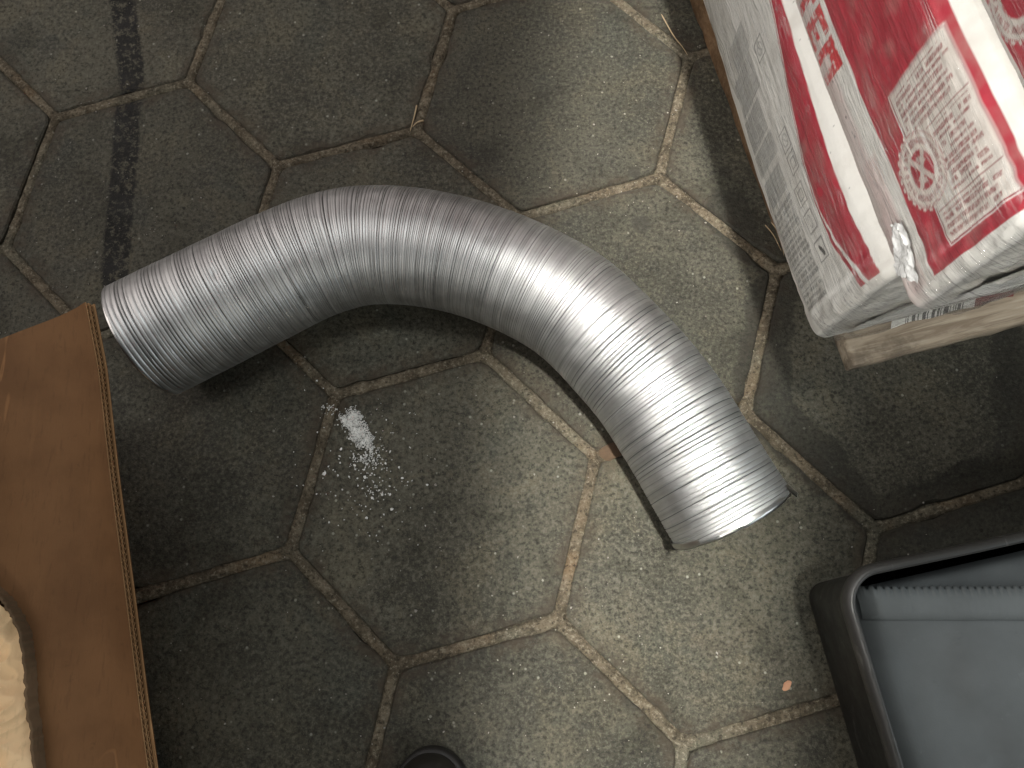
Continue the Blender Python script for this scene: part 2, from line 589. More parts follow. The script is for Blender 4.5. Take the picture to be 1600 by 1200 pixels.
def rim_mesh(s0, s1, r0, a0=0.0, a1=2 * math.pi, flare=0.0, ragged=0.0, seed=0, tilt=0.0):
    """a thin band of metal sheet round the end of the duct, with thickness"""
    n = 110
    V = []
    prof = [(0, 0), (.5, .0001), (1, 0), (1, -.0005), (0, -.0006)]
    for j in range(n + 1):
        a = a0 + (a1 - a0) * j / n
        rr = ragged * (nz(math.cos(a) * 2, math.sin(a) * 2, seed + .5, 3) + .6 * nz(math.cos(a), math.sin(a), seed + 2.5, 14))
        row = []
        for (q, dr) in prof:
            s = s0 + (s1 + rr - s0) * q - tilt * (1 - math.sin(a))
            sc = min(max(s, 0), LEN)
            ex = s - sc
            cx, cy = np.interp(sc, sl, cl[:, 0]), np.interp(sc, sl, cl[:, 1])
            tx, ty = np.interp(sc, sl, tang[:, 0]), np.interp(sc, sl, tang[:, 1])
            r = RADS(sc) + (r0 - RAD) + dr + flare * q
            row.append((cx + tx * ex - ty * r * math.cos(a), cy + ty * ex + tx * r * math.cos(a), RADS(sc) + r * math.sin(a)))
        V.append(row)
    return grid_mesh(np.array(V))


link('end_rim', rim_mesh(.0012, -.0006, RAD + .0001, ragged=.0004, tilt=-.004), MAT_RIM, duct, True)
link('end_rim', rim_mesh(LEN - .003, LEN + .0022, RAD + .0003, ragged=.0009, seed=3, tilt=.0075), MAT_RIM, duct, True)
# loose end of the strip sticking out at the right
link('loose_strip_end', rim_mesh(LEN - .007, LEN + .0055, RAD + .0007, R(-20), R(34), flare=.0040, ragged=.0012, seed=8, tilt=.0075), MAT_RIM, duct, True)


# ------------------------------------------------------------------ pallet and bags (their own frame: x across, y along, z up)
TA = R(14.4)


def wood(name, a, b, c):
    M = Mat(name)
    p = M.obj()
    q = M.mapping(p, (9, 90, 90))
    g = M.noise(q, 1.6, 6, .65, .7)
    g2 = M.noise(M.mapping(p, (25, 420, 420)), 1.0, 3, .6)
    col = M.mix(M.ss(g, .35, .66), a, b)
    col = M.mix(M.math('MULTIPLY', M.ss(g2, .52, .68), .45), col, c)
    st = M.noise(p, 22.0, 5, .65)
    col = M.mix(M.math('MULTIPLY', M.ss(st, .55, .68), .55), col, tuple(x * .35 for x in a))
    kn = M.vor(M.mapping(p, (1, 1.3, 1.3)), 13.0)
    col = M.mix(M.math('MULTIPLY', M.ss(kn, .14, .07), .7), col, tuple(x * .3 for x in a))
    h = M.math('ADD', g, M.math('MULTIPLY', g2, .5))
    return M.set(color=col, rough=.82, normal=M.bump(h, .5, .0014), spec=.25)


MAT_GREYWOOD = wood('weathered_wood', (0.235, 0.185, 0.135), (0.40, 0.335, 0.255), (0.50, 0.44, 0.35))
MAT_BROWNWOOD = wood('brown_wood', (0.20, 0.115, 0.058), (0.31, 0.20, 0.115), (0.12, 0.07, 0.035))


def board(name, parent, x0, x1, y0, y1, z0, z1, mat, along='x', seed=0, wear=.0016):
    """a sawn board with worn, wavy edges"""
    n, m = 46, 5
    if along == 'x': Lr, Wr = (x0, x1), (y0, y1)
    else: Lr, Wr = (y0, y1), (x0, x1)
    Hh = z1 - z0
    bev = .0016
    ring = []
    ww = Wr[1] - Wr[0]
    for (w, z) in ((bev, 0), (ww - bev, 0), (ww, bev), (ww, Hh - bev), (ww - bev, Hh), (ww * .66, Hh), (ww * .33, Hh), (bev, Hh), (0, Hh - bev), (0, bev)):
        ring.append((w, z))
    V = []
    ls = [0, .0015] + list(np.linspace(.004, Lr[1] - Lr[0] - .004, n)) + [Lr[1] - Lr[0] - .0015, Lr[1] - Lr[0]]
    for li, l in enumerate(ls):
        row = []
        sh = .0016 if li in (0, len(ls) - 1) else 0
        for (w, z) in ring:
            e1 = nz(l, seed + (w > ww / 2) * 3.3, z * 30, 26) * wear + nz(l, seed + (w > ww / 2) * 5.3, z * 60, 95) * wear * .5
            e2 = nz(l, w * 20, seed + 9.1, 18) * wear * .5 if z > Hh / 2 else 0
            w2 = min(max(w, sh), ww - sh) + e1
            z2 = min(max(z, sh), Hh - sh) + e2
            row.append((Lr[0] + l, Wr[0] + w2, z0 + z2))
        V.append(row)
    V = np.array(V)
    if along != 'x': V = V[:, :, [1, 0, 2]]
    # ends are closed by collapsing the ring towards its middle
    c0, c1 = V[0].mean(0), V[-1].mean(0)
    V = np.concatenate([np.repeat(c0[None, None], len(ring), 1), V, np.repeat(c1[None, None], len(ring), 1)], 0)
    me = grid_mesh(V, close_j=True)
    if along == 'y': me.flip_normals()
    # local coordinates run along x for the grain
    o = link(name, me, mat, parent)
    return o


pallet = empty('wood_pallet', (0, 0, 0), TA)
tag(pallet, 'weathered wooden pallet under the red and white cement bags', 'pallet')
board('deck_board', pallet, .3045, .95, -.1165, -.020, .060, .0800, MAT_GREYWOOD, 'x', 1.0)
for k in range(3):
    board('deck_board', pallet, .3100, .95, .06 + k * .17, .155 + k * .17, .060, .0798, MAT_BROWNWOOD, 'x', 4.0 + k)
board('stringer', pallet, .3145, .385, .022, .62, .0, .0585, MAT_BROWNWOOD, 'y', 11.0, .0026)
board('stringer', pallet, .52, .60, -.10, .62, .0, .0585, MAT_BROWNWOOD, 'y', 15.0, .0026)


# ---- printed paper sacks
WHITE = np.array((0.735, 0.72, 0.68))
RED = np.array((0.38, 0.034, 0.052))
PINK = np.array((0.62, 0.48, 0.46))
GREY = np.array((0.26, 0.265, 0.26))
DARK = np.array((0.055, 0.05, 0.048))
INK = np.array((0.24, 0.055, 0.06))


def lay(Cc, mask, col, a=1.0):
    m = np.clip(mask * a, 0, 1)[..., None]
    Cc[:] = Cc * (1 - m) + col * m


def box_mask(Y, Z, y0, y1, z0, z1, s=.0004):
    return np.clip((Y - y0) / s + .5, 0, 1) * np.clip((y1 - Y) / s + .5, 0, 1) * np.clip((Z - z0) / s + .5, 0, 1) * np.clip((z1 - Z) / s + .5, 0, 1)


def outline(Y, Z, y0, y1, z0, z1, w, s=.0004):
    return np.clip(box_mask(Y, Z, y0, y1, z0, z1, s) - box_mask(Y, Z, y0 + w, y1 - w, z0 + w, z1 - w, s), 0, 1)


def text_rows(Y, Z, y0, y1, z0, z1, pitch, seed, fill=.56, vertical=True, gap=.0026):
    """rows of small unreadable print; reading direction along z when vertical"""
    A, B = (Y, Z) if vertical else (Z, Y)
    a0 = y0 if vertical else z0
    row = np.floor((A - a0) / pitch)
    fr = (A - a0) / pitch - row
    word = vnoise(B / gap + row * 37.3, row * 1.7 + .5, seed)
    letter = vnoise(B / .00075 + row * 11.3, A / .0009, seed + 3)
    end = (z1 if vertical else y1) - np.abs(vnoise(row * 3.1, row * 0 + .5, seed + 5)) * (.3 * ((z1 - z0) if vertical else (y1 - y0)))
    m = (fr < fill) * (word > -.55) * np.clip(.66 + .5 * letter, 0, 1)
    m = m * (B < end)
    return m * box_mask(Y, Z, y0, y1, z0, z1)


def paint_lower(Y, Z):
    Cc = np.ones(Y.shape + (3,)) * WHITE
    # grey print panel near the bottom edge: blocks of small text
    lay(Cc, box_mask(Y, Z, -.085, .35, .10, .150) * 1.0, np.array((0.55, 0.54, 0.50)), .6)
    for (a, b, z0, z1, s) in ((.150, .176, .128, .166, 3), (.116, .149, .112, .163, 4), (.082, .112, .108, .152, 5), (.058, .079, .107, .155, 6), (.028, .052, .106, .150, 7)):
        lay(Cc, box_mask(Y, Z, a, b, z0, z1), GREY, .42)
        lay(Cc, text_rows(Y, Z, a, b, z0, z1, .0024, s), GREY * .75, .6)
    for (a, b, s) in ((-.002, .024, 8), (-.026, -.004, 9), (-.046, -.028, 10), (-.066, -.050, 12)):
        lay(Cc, text_rows(Y, Z, a, b, .104, .152, .0052, s, .62), GREY * .6, .85)
    # pictograms in rounded frames
    for (y, z) in ((.136, .181), (.057, .1725), (.037, .1725), (.011, .168), (-.012, .167), (-.036, .167)):
        lay(Cc, outline(Y, Z, y - .0085, y + .0085, z - .0085, z + .0085, .0011), DARK, .75)
        rr = np.hypot(Y - y, Z - z)
        if y > .05:
            lay(Cc, np.clip(1 - np.abs(rr - .0050) / .0009, 0, 1), GREY * .5, .8)
            lay(Cc, np.clip(1 - np.abs((Y - y) + (Z - z)) / .0011, 0, 1) * (rr < .005), GREY * .5, .8)
        elif y > .0:
            lay(Cc, outline(Y, Z, y - .005, y + .004, z - .0045, z + .005, .0011), GREY * .5, .8)
        elif y > -.03:
            lay(Cc, np.clip(1 - np.abs(np.hypot((Y - y), (Z - z) * 1.7) - .0048) / .0009, 0, 1), GREY * .5, .8)
        else:
            lay(Cc, (np.hypot((Y - y + .001) * .7, (Z - z) * 1.5 + (Y - y) * .6) < .0035) * 1.0, DARK, .95)
    # red swoosh
    yl = np.array([-.100, -.079, -.042, -.013, .029, .067, .110, .148, .30])
    zl = np.array([.224, .212, .193, .188, .191, .201, .212, .221, .262])
    yr = np.array([-.100, -.081, -.066, -.034, .009, .055, .103, .140, .30])
    zr = np.array([.231, .228, .225, .224, .225, .227, .229, .230, .245])
    lo, hi = np.interp(Y, yl, zl), np.interp(Y, yr, zr)
    cut = np.clip((Y + .0815) / .0006, 0, 1)
    lay(Cc, np.clip((Z - lo) / .0006 + .5, 0, 1) * np.clip((hi - Z) / .0006 + .5, 0, 1) * cut, RED)
    d2 = np.interp(Y, [-.09, -.05, -.01, .05], [.0125, .0085, .0032, .0022])
    lo2 = lo - d2
    thick = np.interp(Y, [-.09, -.05, 0, .05], [.0075, .0045, .0014, .0010])
    lay(Cc, np.clip((Z - lo2) / .0005 + .5, 0, 1) * np.clip((lo2 + thick - Z) / .0005 + .5, 0, 1) * cut * (Y < .16), RED * .95)
    # dust and grime
    g = fbm(Y * 60, Z * 60, 21)
    lay(Cc, np.clip(g - .10, 0, 1), np.array((.36, .32, .27)), .35)
    lay(Cc, np.clip((.118 - Z) / .03, 0, 1) * np.clip(.5 + g, 0, 1), np.array((.40, .36, .30)), .45)
    lay(Cc, (fbm(Y * 420, Z * 420, 31, 3) > .80) * (Z > .22), DARK, .6)
    lay(Cc, np.clip((-.078 - Y) / .02, 0, 1), np.array((.45, .42, .37)), .5)
    return Cc


def letter_mask(Y, Z, strokes):
    m = np.zeros(Y.shape)
    for (y0, y1, z0, z1) in strokes: m = np.maximum(m, box_mask(Y, Z, y0, y1, z0, z1, .0006))
    return m


def paint_middle(Y, Z):
    Cc = np.ones(Y.shape + (3,)) * WHITE
    lay(Cc, box_mask(Y, Z, -.12, .40, .245, .272, .006), PINK, .55)
    lay(Cc, box_mask(Y, Z, -.11, -.02, .262, .280, .004), PINK, .6)
    # the brand letters, their feet lost in the fold: reading towards the front end, tops up
    zt, zb = .285, .256
    L = []
    L += [(.118, .132, zb, zt), (.1325, .150, zt - .009, zt), (.150, .158, zb, zt)]                 # a letter partly out of the picture
    L += [(.097, .1135, zt - .0085, zt), (.1015, .1090, zb, zt)]                                     # T
    L += [(.085, .0925, zb, zt), (.0715, .0925, zt - .0075, zt), (.0745, .0925, .2655, .2715), (.0715, .0925, zb, .2615)]   # E
    L += [(.0605, .068, zb, zt), (.0445, .052, zb, zt), (.0445, .068, zt - .0115, zt)]               # n
    wear = np.clip(1.35 - 2.2 * np.clip(fbm(Y * 330, Z * 330, 44, 3), 0, 1), 0, 1)
    lay(Cc, letter_mask(Y + (Z - .27) * .10, Z, L) * wear, np.array((0.58, 0.05, 0.06)))
    # the big red panel
    lo = .2905 + .0012 * vnoise(Y * 25, Y * 0, 2)
    lay(Cc, np.clip((Z - lo) / .0006, 0, 1) * np.clip((.3835 - Z) / .0006, 0, 1) * np.clip((Y + .109) / .0006, 0, 1), RED)
    # white text box with a frame
    y0, y1, z0, z1 = -.0985, -.0045, .3155, .3765
    lay(Cc, box_mask(Y, Z, y0 - .0016, y1 + .0016, z0 - .0016, z1 + .0016), WHITE * .92)
    lay(Cc, outline(Y, Z, y0 - .0008, y1 + .0008, z0 - .0008, z1 + .0008, .0010), RED * .6)
    PAP = np.array((0.62, 0.57, 0.52))
    lay(Cc, box_mask(Y, Z, y0, y1, z0, z1), PAP, .85)
    lay(Cc, text_rows(Y, Z, -.0335, -.0075, .319, .374, .0041, 51, .60), INK, .9)
    lay(Cc, box_mask(Y, Z, -.0385, -.0375, .317, .376), INK, .7)
    lay(Cc, text_rows(Y, Z, -.0775, -.0405, .3355, .374, .0040, 52, .60), INK, .9)
    lay(Cc, box_mask(Y, Z, -.0805, -.0796, .317, .376), INK, .7)
    lay(Cc, text_rows(Y, Z, -.0965, -.0825, .319, .374, .0042, 53, .60), INK, .9)
    # round seal, overlapping box and red ground
    yc, zc = -.0535, .3175
    q = np.hypot((Y - yc), (Z - zc) * 1.02)
    an = np.arctan2(Z - zc, Y - yc)
    zig = .0235 + .0007 * np.sign(np.sin(an * 26))
    lay(Cc, np.clip((zig - q) / .0005, 0, 1), PAP * 1.05)
    lay(Cc, np.clip(1 - np.abs(q - .0218) / .0006, 0, 1), RED * .7, .9)
    lay(Cc, np.clip(1 - np.abs(q - .0205) / .0004, 0, 1), RED * .7, .6)
    tx = (vnoise(an * 9, q * 0 + .5, 61) > -.4) * (np.abs(q - .0165) < .0020) * np.clip(.6 + .6 * vnoise(an * 34, q / .001, 62), 0, 1)
    lay(Cc, tx, INK, .85)
    lay(Cc, np.clip((.0118 - q) / .0005, 0, 1), RED * .9)
    lay(Cc, np.clip(1 - np.abs(q - .0118) / .0007, 0, 1), PAP)
    for s in (-1, 1):
        lay(Cc, np.clip((.0020 - np.abs((Y - yc) * .6 + s * (Z - zc) * .8)) / .0005, 0, 1) * (q < .0112), PAP, .9)
    lay(Cc, np.clip((.0018 - np.abs(q - .0062)) / .0005, 0, 1) * (np.sin(an * 2 + .6) > .2), PAP, .7)
    # wear along the fold
    t = fbm(Y * 260, Z * 330, 71, 4)
    near = np.clip(1 - np.abs(Z - .268 - .004 * vnoise(Y * 40, Y * 0, 5)) / .010, 0, 1)
    lay(Cc, np.clip((t * near - .50) / .08, 0, 1) * (Y < .045), DARK, .85)
    lay(Cc, np.clip(1 - np.abs(Z - .2605 - .0014 * vnoise(Y * 30, Y * 0, 8)) / .0007, 0, 1) * (vnoise(Y * 60, Y * 0, 12) > -.3), np.array((.25, .19, .17)), .55)
    lay(Cc, np.clip(1 - np.abs(Z - .2765) / .0006, 0, 1) * box_mask(Y, Z, -.085, -.045, 0, 1), RED * .7, .7)
    g = fbm(Y * 60, Z * 60, 23)
    lay(Cc, np.clip(g - .05, 0, 1), np.array((.42, .36, .31)), .40)
    lay(Cc, np.clip((-.109 - Y) / .008, 0, 1), np.array((.50, .49, .46)), .6)
    return Cc


def paint_upper(Y, Z):
    Cc = np.ones(Y.shape + (3,)) * WHITE * .95
    lay(Cc, np.clip((Z - .4035) / .0008, 0, 1), RED)
    yc, zc = -.026, .424
    q = np.hypot(Y - yc, Z - zc)
    an = np.arctan2(Z - zc, Y - yc)
    zig = .0215 + .0007 * np.sign(np.sin(an * 26))
    lay(Cc, np.clip((zig - q) / .0005, 0, 1), np.array((0.53, 0.49, 0.45)))
    tx = (vnoise(an * 9, q * 0 + .5, 61) > -.4) * (np.abs(q - .0155) < .0018) * np.clip(.6 + .6 * vnoise(an * 34, q / .001, 62), 0, 1)
    lay(Cc, tx, INK, .85)
    lay(Cc, np.clip(1 - np.abs(q - .0200) / .0005, 0, 1), RED * .7, .9)
    lay(Cc, np.clip((.0110 - q) / .0005, 0, 1), RED * .9)
    lay(Cc, np.clip(1 - np.abs(Z - .3985) / .0010, 0, 1), np.array((.2, .19, .18)), .5)
    return Cc


def paper_mat():
    M = Mat('printed_sack_paper')
    c = M.attr('print', 'Color')
    p = M.obj()
    f = M.noise(p, 35.0, 5, .6)
    c = M.mix(M.math('MULTIPLY', M.ss(f, .52, .72), .12), c, (0.30, 0.27, 0.23))
    cr = M.noise(M.mapping(p, (60, 14, 60)), 1.0, 4, .6, .5)
    n = M.bump(M.math('ADD', f, cr), .35, .0030)
    return M.set(color=c, rough=.48, normal=n, spec=.4)


MAT_PAPER = paper_mat()


def sack(y0, y1, x0, x1, z0, z1, paint, seed, ymax_fine=.27, step=.0009, rnd=.018):
    """pillow-shaped paper sack; its left side carries the print"""
    H, Wd = z1 - z0, x1 - x0
    # cross-section going up the left side, over the top, down the right side, back along the bottom
    nz_ = int(H / step)
    t = np.linspace(0, 1, nz_)
    secx = list(rnd * .62 * np.abs(2 * t - 1) ** 9)
    secz = list(z0 + H * t)
    nside = len(t)
    for x in np.linspace(.08, .95, 9): secx.append(x * Wd); secz.append(z1 + .004 * math.sin(x * 3.1))
    for q in np.linspace(.93, .07, 5): secx.append(Wd); secz.append(z0 + H * q)
    for x in np.linspace(.95, .08, 9): secx.append(x * Wd); secz.append(z0)
    secx, secz = np.array(secx), np.array(secz)
    fine = np.arange(y0, ymax_fine, step)
    coarse = np.linspace(ymax_fine, y1, 14)
    ys = np.concatenate([fine, coarse])
    ncap = 26
    rows = []
    zc, xc = (z0 + z1) / 2, Wd / 2
    rr = .010
    for k in range(ncap):                       # front end: folded flat, a little sunken
        f = (k + .5) / ncap
        rows.append(('cap', y0 + .0, f))
    V = np.zeros((ncap + len(ys) + 1, len(secx), 3))
    for k in range(ncap):
        f = ((k + .3) / ncap)
        ins = rr * .55
        sx = xc + (secx - xc) * f * (1 - ins / xc)
        szz = zc + (secz - zc) * f * (1 - ins / (H / 2))
        bul = .0035 * vnoise(sx * 38, szz * 60, seed + 3) + .002 * vnoise(sx * 120, szz * 150, seed + 4)
        crease = .004 * np.exp(-(((szz - zc) - .0) / .006) ** 2)
        V[k, :, 0] = x0 + sx
        V[k, :, 1] = y0 + .001 + bul * np.clip((1 - f) * 6, 0, 1) + crease * np.clip((1 - f) * 6, 0, 1) - .006 * (1 - f) * 0
        V[k, :, 2] = szz
    Y2, S2 = np.meshgrid(ys, np.arange(len(secx)), indexing='ij')
    SX = np.broadcast_to(secx, Y2.shape)
    SZ = np.broadcast_to(secz, Y2.shape)
    dfr = np.clip((Y2 - y0) / rr, 0, 1)
    ins = rr * .55 * (1 - np.sqrt(np.clip(1 - (1 - dfr) ** 2, 0, 1)))
    sx = xc + (SX - xc) * (1 - ins / xc)
    szz = zc + (SZ - zc) * (1 - ins / (H / 2))
    wob = .0014 * vnoise(Y2 * 14, SZ * 14, seed) + .0004 * vnoise(Y2 * 60, SZ * 40, seed + 1) + .0003 * vnoise(Y2 * 60, SZ * 240, seed + 2)
    wob = wob + .0012 * np.exp(-((Y2 - y0) / .05) ** 2) * vnoise(Y2 * 160, SZ * 90, seed + 6)
    left = (np.arange(len(secx)) < nside)[None]
    V[ncap:-1, :, 0] = x0 + sx + wob * left + .045 * np.clip(Y2 - .0, 0, 1)
    V[ncap:-1, :, 1] = Y2 + .0015 * vnoise(Y2 * 20, SZ * 30, seed + 9) * 0
    V[ncap:-1, :, 2] = szz + .0022 * vnoise(Y2 * 12, SX * 9, seed + 7)
    V[-1] = V[-2].mean(0)
    me = grid_mesh(V, close_j=True)
    col = np.ones(V.shape[:2] + (4,), np.float32)
    col[..., :3] = WHITE * .93
    side_col = paint(Y2[:, :nside], SZ[:, :nside])
    col[ncap:-1, :nside, :3] = side_col
    # end flap: plain paper, greyish with dust
    g = fbm(V[:ncap, :, 0] * 60, V[:ncap, :, 2] * 60, seed + 30)
    col[:ncap, :, :3] = np.array((.50, .48, .44)) * (1 - .35 * np.clip(g, 0, 1))[..., None]
    at = me.attributes.new('print', 'FLOAT_COLOR', 'POINT')
    at.data.foreach_set('color', col.reshape(-1))
    return me


MAT_BAG = MAT_PAPER
bags = []
for (args, lab) in (
        ((-.0880, .50, .2725, .66, .0830, .2400, paint_lower, 1), 'lowest cement bag resting on the pallet, grey pictograms beside a red swoosh'),
        ((-.1180, .48, .2700, .66, .2425, .3900, paint_middle, 2), 'middle cement bag of the stack, red panel with text box and round seal'),
        ((-.1120, .50, .2720, .66, .3925, .5300, paint_upper, 3), 'topmost cement bag in the picture corner, only its red side showing')):
    root = empty('cement_bag', (0, 0, 0), TA)
    tag(root, lab, 'bag', 'cement bags stacked on the pallet')
    kw = dict(ymax_fine=.27 if args[6] is paint_lower else (.19 if args[6] is paint_middle else .06))
    link('paper_sack', sack(*args, **kw), MAT_PAPER, root, smooth=True)
    bags.append(root)


def end_flap(parent, x0, x1, y, z0, z1, seed):
    """folded paper flap glued over the end of a sack"""
    n, m = 60, 14
    V = np.zeros((n, m, 3))
    for i in range(n):
        f = i / (n - 1)
        x = x0 + (x1 - x0) * f
        cut = min(1, f * 6)                      # slanting corner fold
        for j in range(m):
            g = j / (m - 1)
            lip = .0035 * max(0, g - .8) / .2
            V[i, j] = (x + .012 * g * (1 - cut), y - .0012 - lip + .0012 * nz(x, g * .05, seed, 28) + .0006 * nz(x, g, seed, 90), z0 + (z1 - z0) * g * (.35 + .65 * cut) + .0012 * nz(x, seed, g, 30))
    me = grid_mesh(V)
    col = np.ones((n, m, 4), np.float32)
    col[..., :3] = WHITE * .80
    gg = fbm(V[..., 0] * 50, V[..., 2] * 50, seed + 5)
    col[..., :3] *= (1 - .35 * np.clip(gg, 0, 1))[..., None]
    at = me.attributes.new('print', 'FLOAT_COLOR', 'POINT')
    at.data.foreach_set('color', col.reshape(-1))
    link('end_flap', me, MAT_PAPER, parent, smooth=True)


end_flap(bags[0], .300, .640, -.0885, .096, .190, 3)
end_flap(bags[1], .292, .640, -.1185, .262, .345, 8)


# stretch film round the two upper bags and the end of the lowest
def film_mat():
    M = Mat('stretch_film')
    p = M.obj()
    # tight creases running along the wrap
    st = M.noise(M.mapping(p, (40, 7, 190)), 1.0, 4, .6, .35)
    st2 = M.noise(M.mapping(p, (60, 22, 60), (0.5, 0.2, 0.3)), 1.0, 3, .6, .8)
    h = M.math('ADD', M.math('MULTIPLY', M.math('ABSOLUTE', M.math('SUBTRACT', st, .5)), 3.0), M.math('MULTIPLY', M.math('ABSOLUTE', M.math('SUBTRACT', st2, .5)), 1.6))
    n = M.bump(h, .7, .0024)
    gl = M.new('ShaderNodeBsdfGlossy'); gl.inputs['Roughness'].default_value = .14
    M.put(gl.inputs['Normal'], n)
    df = M.new('ShaderNodeBsdfDiffuse'); df.inputs['Color'].default_value = (.75, .75, .73, 1)
    tr = M.new('ShaderNodeBsdfTransparent')
    lw = M.new('ShaderNodeLayerWeight')
    M.put(lw.inputs['Normal'], n)
    fr = M.math('ADD', M.math('MULTIPLY', M.math('POWER', lw.outputs['Facing'], 4.0), .55), .035)
    crease = M.math('MULTIPLY', M.ss(M.math('ABSOLUTE', M.math('SUBTRACT', st, .5)), .022, .004), M.ss(M.noise(p, 18, 2, .5), .45, .62))
    haze = M.math('ADD', M.math('MULTIPLY', crease, .34), .004)
    m1 = M.new('ShaderNodeMixShader'); M.put(m1.inputs[0], haze); M.put(m1.inputs[1], tr.outputs[0]); M.put(m1.inputs[2], df.outputs[0])
    m2 = M.new('ShaderNodeMixShader'); M.put(m2.inputs[0], fr); M.put(m2.inputs[1], m1.outputs[0]); M.put(m2.inputs[2], gl.outputs[0])
    M.put(M.out.inputs['Surface'], m2.outputs[0])
    M.N.remove(M.bsdf)
    return M.m


MAT_FILM = film_mat()


def film(parent, x0, yf, z0, z1, ytop, seed, zslack, xr=.60):
    """sheet of film hugging the left side and the front end"""
    path = []
    for y in np.linspace(ytop, yf + .022, 90): path.append((x0, y, 1, 0))
    for a in np.linspace(0, 90, 14): path.append((x0 + .022 - .022 * math.cos(R(a)), yf + .022 - .022 * math.sin(R(a)), math.cos(R(a)), math.sin(R(a))))
    for x in np.linspace(x0 + .03, xr, 70): path.append((x, yf, 0, 1))
    path = np.array(path)
    zs = np.linspace(z0, z1, 46)
    Pi, Zi = np.meshgrid(np.arange(len(path)), zs, indexing='ij')
    X, Y = path[Pi, 0], path[Pi, 1]
    tt = (Zi - z0) / (z1 - z0)
    inn = zslack * np.abs(2 * tt - 1) ** 9
    w = .0012 * vnoise(Y * 30 + X * 30, Zi * 90, seed) + .0008 * vnoise(Y * 90 + X * 60, Zi * 60, seed + 1)
    front = path[Pi, 3]
    w = w + front * (.0040 * vnoise(X * 25 + Y * 10, Zi * 40, seed + 2) + .002 * np.abs(vnoise(X * 60 + Zi * 90, Zi * 30, seed + 4)))
    off = inn - .0022 + w
    V = np.stack([X + path[Pi, 2] * off + .045 * np.clip(Y, 0, 1), Y + path[Pi, 3] * (off - .004), Zi], -1)
    return link('stretch_film', grid_mesh(V), MAT_FILM, parent, smooth=True)


film(bags[0], .2720, -.0930, .0900, .2360, .30, 5, .017)
film(bags[1], .2695, -.1230, .2480, .3860, .30, 6, .015)
film(bags[2], .2715, -.1125, .3960, .5260, .30, 7, .015)


# white patch imitating film glare at the corner between the two lower bags
def film_glare():
    M = Mat('film_glare_patch')
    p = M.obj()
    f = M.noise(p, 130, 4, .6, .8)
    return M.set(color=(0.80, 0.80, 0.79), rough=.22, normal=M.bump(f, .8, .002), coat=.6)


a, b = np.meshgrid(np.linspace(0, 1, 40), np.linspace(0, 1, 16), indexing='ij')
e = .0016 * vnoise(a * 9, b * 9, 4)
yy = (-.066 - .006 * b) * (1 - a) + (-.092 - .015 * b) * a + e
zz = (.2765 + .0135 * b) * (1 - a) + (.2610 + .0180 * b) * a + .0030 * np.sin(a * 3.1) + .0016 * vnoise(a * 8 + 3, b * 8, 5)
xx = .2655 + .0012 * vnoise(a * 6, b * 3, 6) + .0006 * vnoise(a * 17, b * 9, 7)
link('film_glare_patch', grid_mesh(np.stack([xx, yy, zz], -1)), film_glare(), bags[1], smooth=True)


# paper label with a bar code, peeping out under the lowest bag
def barcode():
    M = Mat('barcode_label')
    p = M.obj()
    sx = M.new('ShaderNodeSeparateXYZ'); M.put(sx.inputs[0], p)
    wn = M.new('ShaderNodeTexWhiteNoise', noise_dimensions='1D')
    M.put(wn.inputs['W'], M.math('FLOOR', M.math('MULTIPLY', sx.outputs[0], 1000.0)))
    inside = M.math('MULTIPLY', M.ss(sx.outputs[0], .358, .3585), M.ss(sx.outputs[0], .4105, .410))
    bar = M.math('MULTIPLY', M.math('GREATER_THAN', wn.outputs[0], .48), inside)
    redz = M.ss(sx.outputs[0], .4195, .420)
    c = M.mix(bar, (0.62, 0.61, 0.57), (0.03, 0.03, 0.03))
    c = M.mix(redz, c, (0.16, 0.035, 0.03))
    return M.set(color=c, rough=.5)


Vb = []
for x in np.linspace(.345, .455, 24):
    wv = .0008 * math.sin(x * 160)
    Vb.append([(x, -.0925 + wv, .0812 + .0004 * math.sin(x * 90)), (x, -.0890 + wv, .0850), (x, -.0860, .0920 + .0008 * math.sin(x * 70))])
link('barcode_label', grid_mesh(np.array(Vb)), barcode(), bags[0], smooth=True)


# ------------------------------------------------------------------ cardboard box with open flap (left)
def cardboard(name, a, b):
    M = Mat(name)
    p = M.obj()
    f = M.noise(p, 14.0, 5, .6)
    fi = M.noise(M.mapping(p, (300, 60, 300)), 1.0, 3, .6)
    c = M.mix(M.ss(f, .35, .65), a, b)
    c = M.mix(M.math('MULTIPLY', M.ss(fi, .55, .7), .25), c, tuple(x * .6 for x in a))
    sc = M.noise(M.mapping(p, (30, 4, 30), (0, 0, .5)), 1.0, 3, .6)
    c = M.mix(M.math('MULTIPLY', M.ss(sc, .60, .72), .30), c, tuple(min(1, x * 1.5) for x in b))
    cr = M.math('ABSOLUTE', M.math('SUBTRACT', M.noise(M.mapping(p, (16, 5, 16), (0, 0, .25)), 1.0, 3, .6, .6), .5))
    crm = M.math('MULTIPLY', M.ss(cr, .012, .002), M.ss(M.noise(p, 9.0, 2, .5), .48, .62))
    c = M.mix(M.math('MULTIPLY', crm, .40), c, tuple(min(1, x * 2.0) for x in b))
    sp = M.noise(p, 75.0, 5, .75)
    c = M.mix(M.math('MULTIPLY', M.ss(sp, .62, .72), .35), c, tuple(x * .5 for x in a))
    hh = M.math('ADD', M.math('ADD', f, M.math('MULTIPLY', fi, .3)), M.math('MULTIPLY', crm, -.6))
    return M.set(color=c, rough=.75, normal=M.bump(hh, .35, .002), spec=.25)


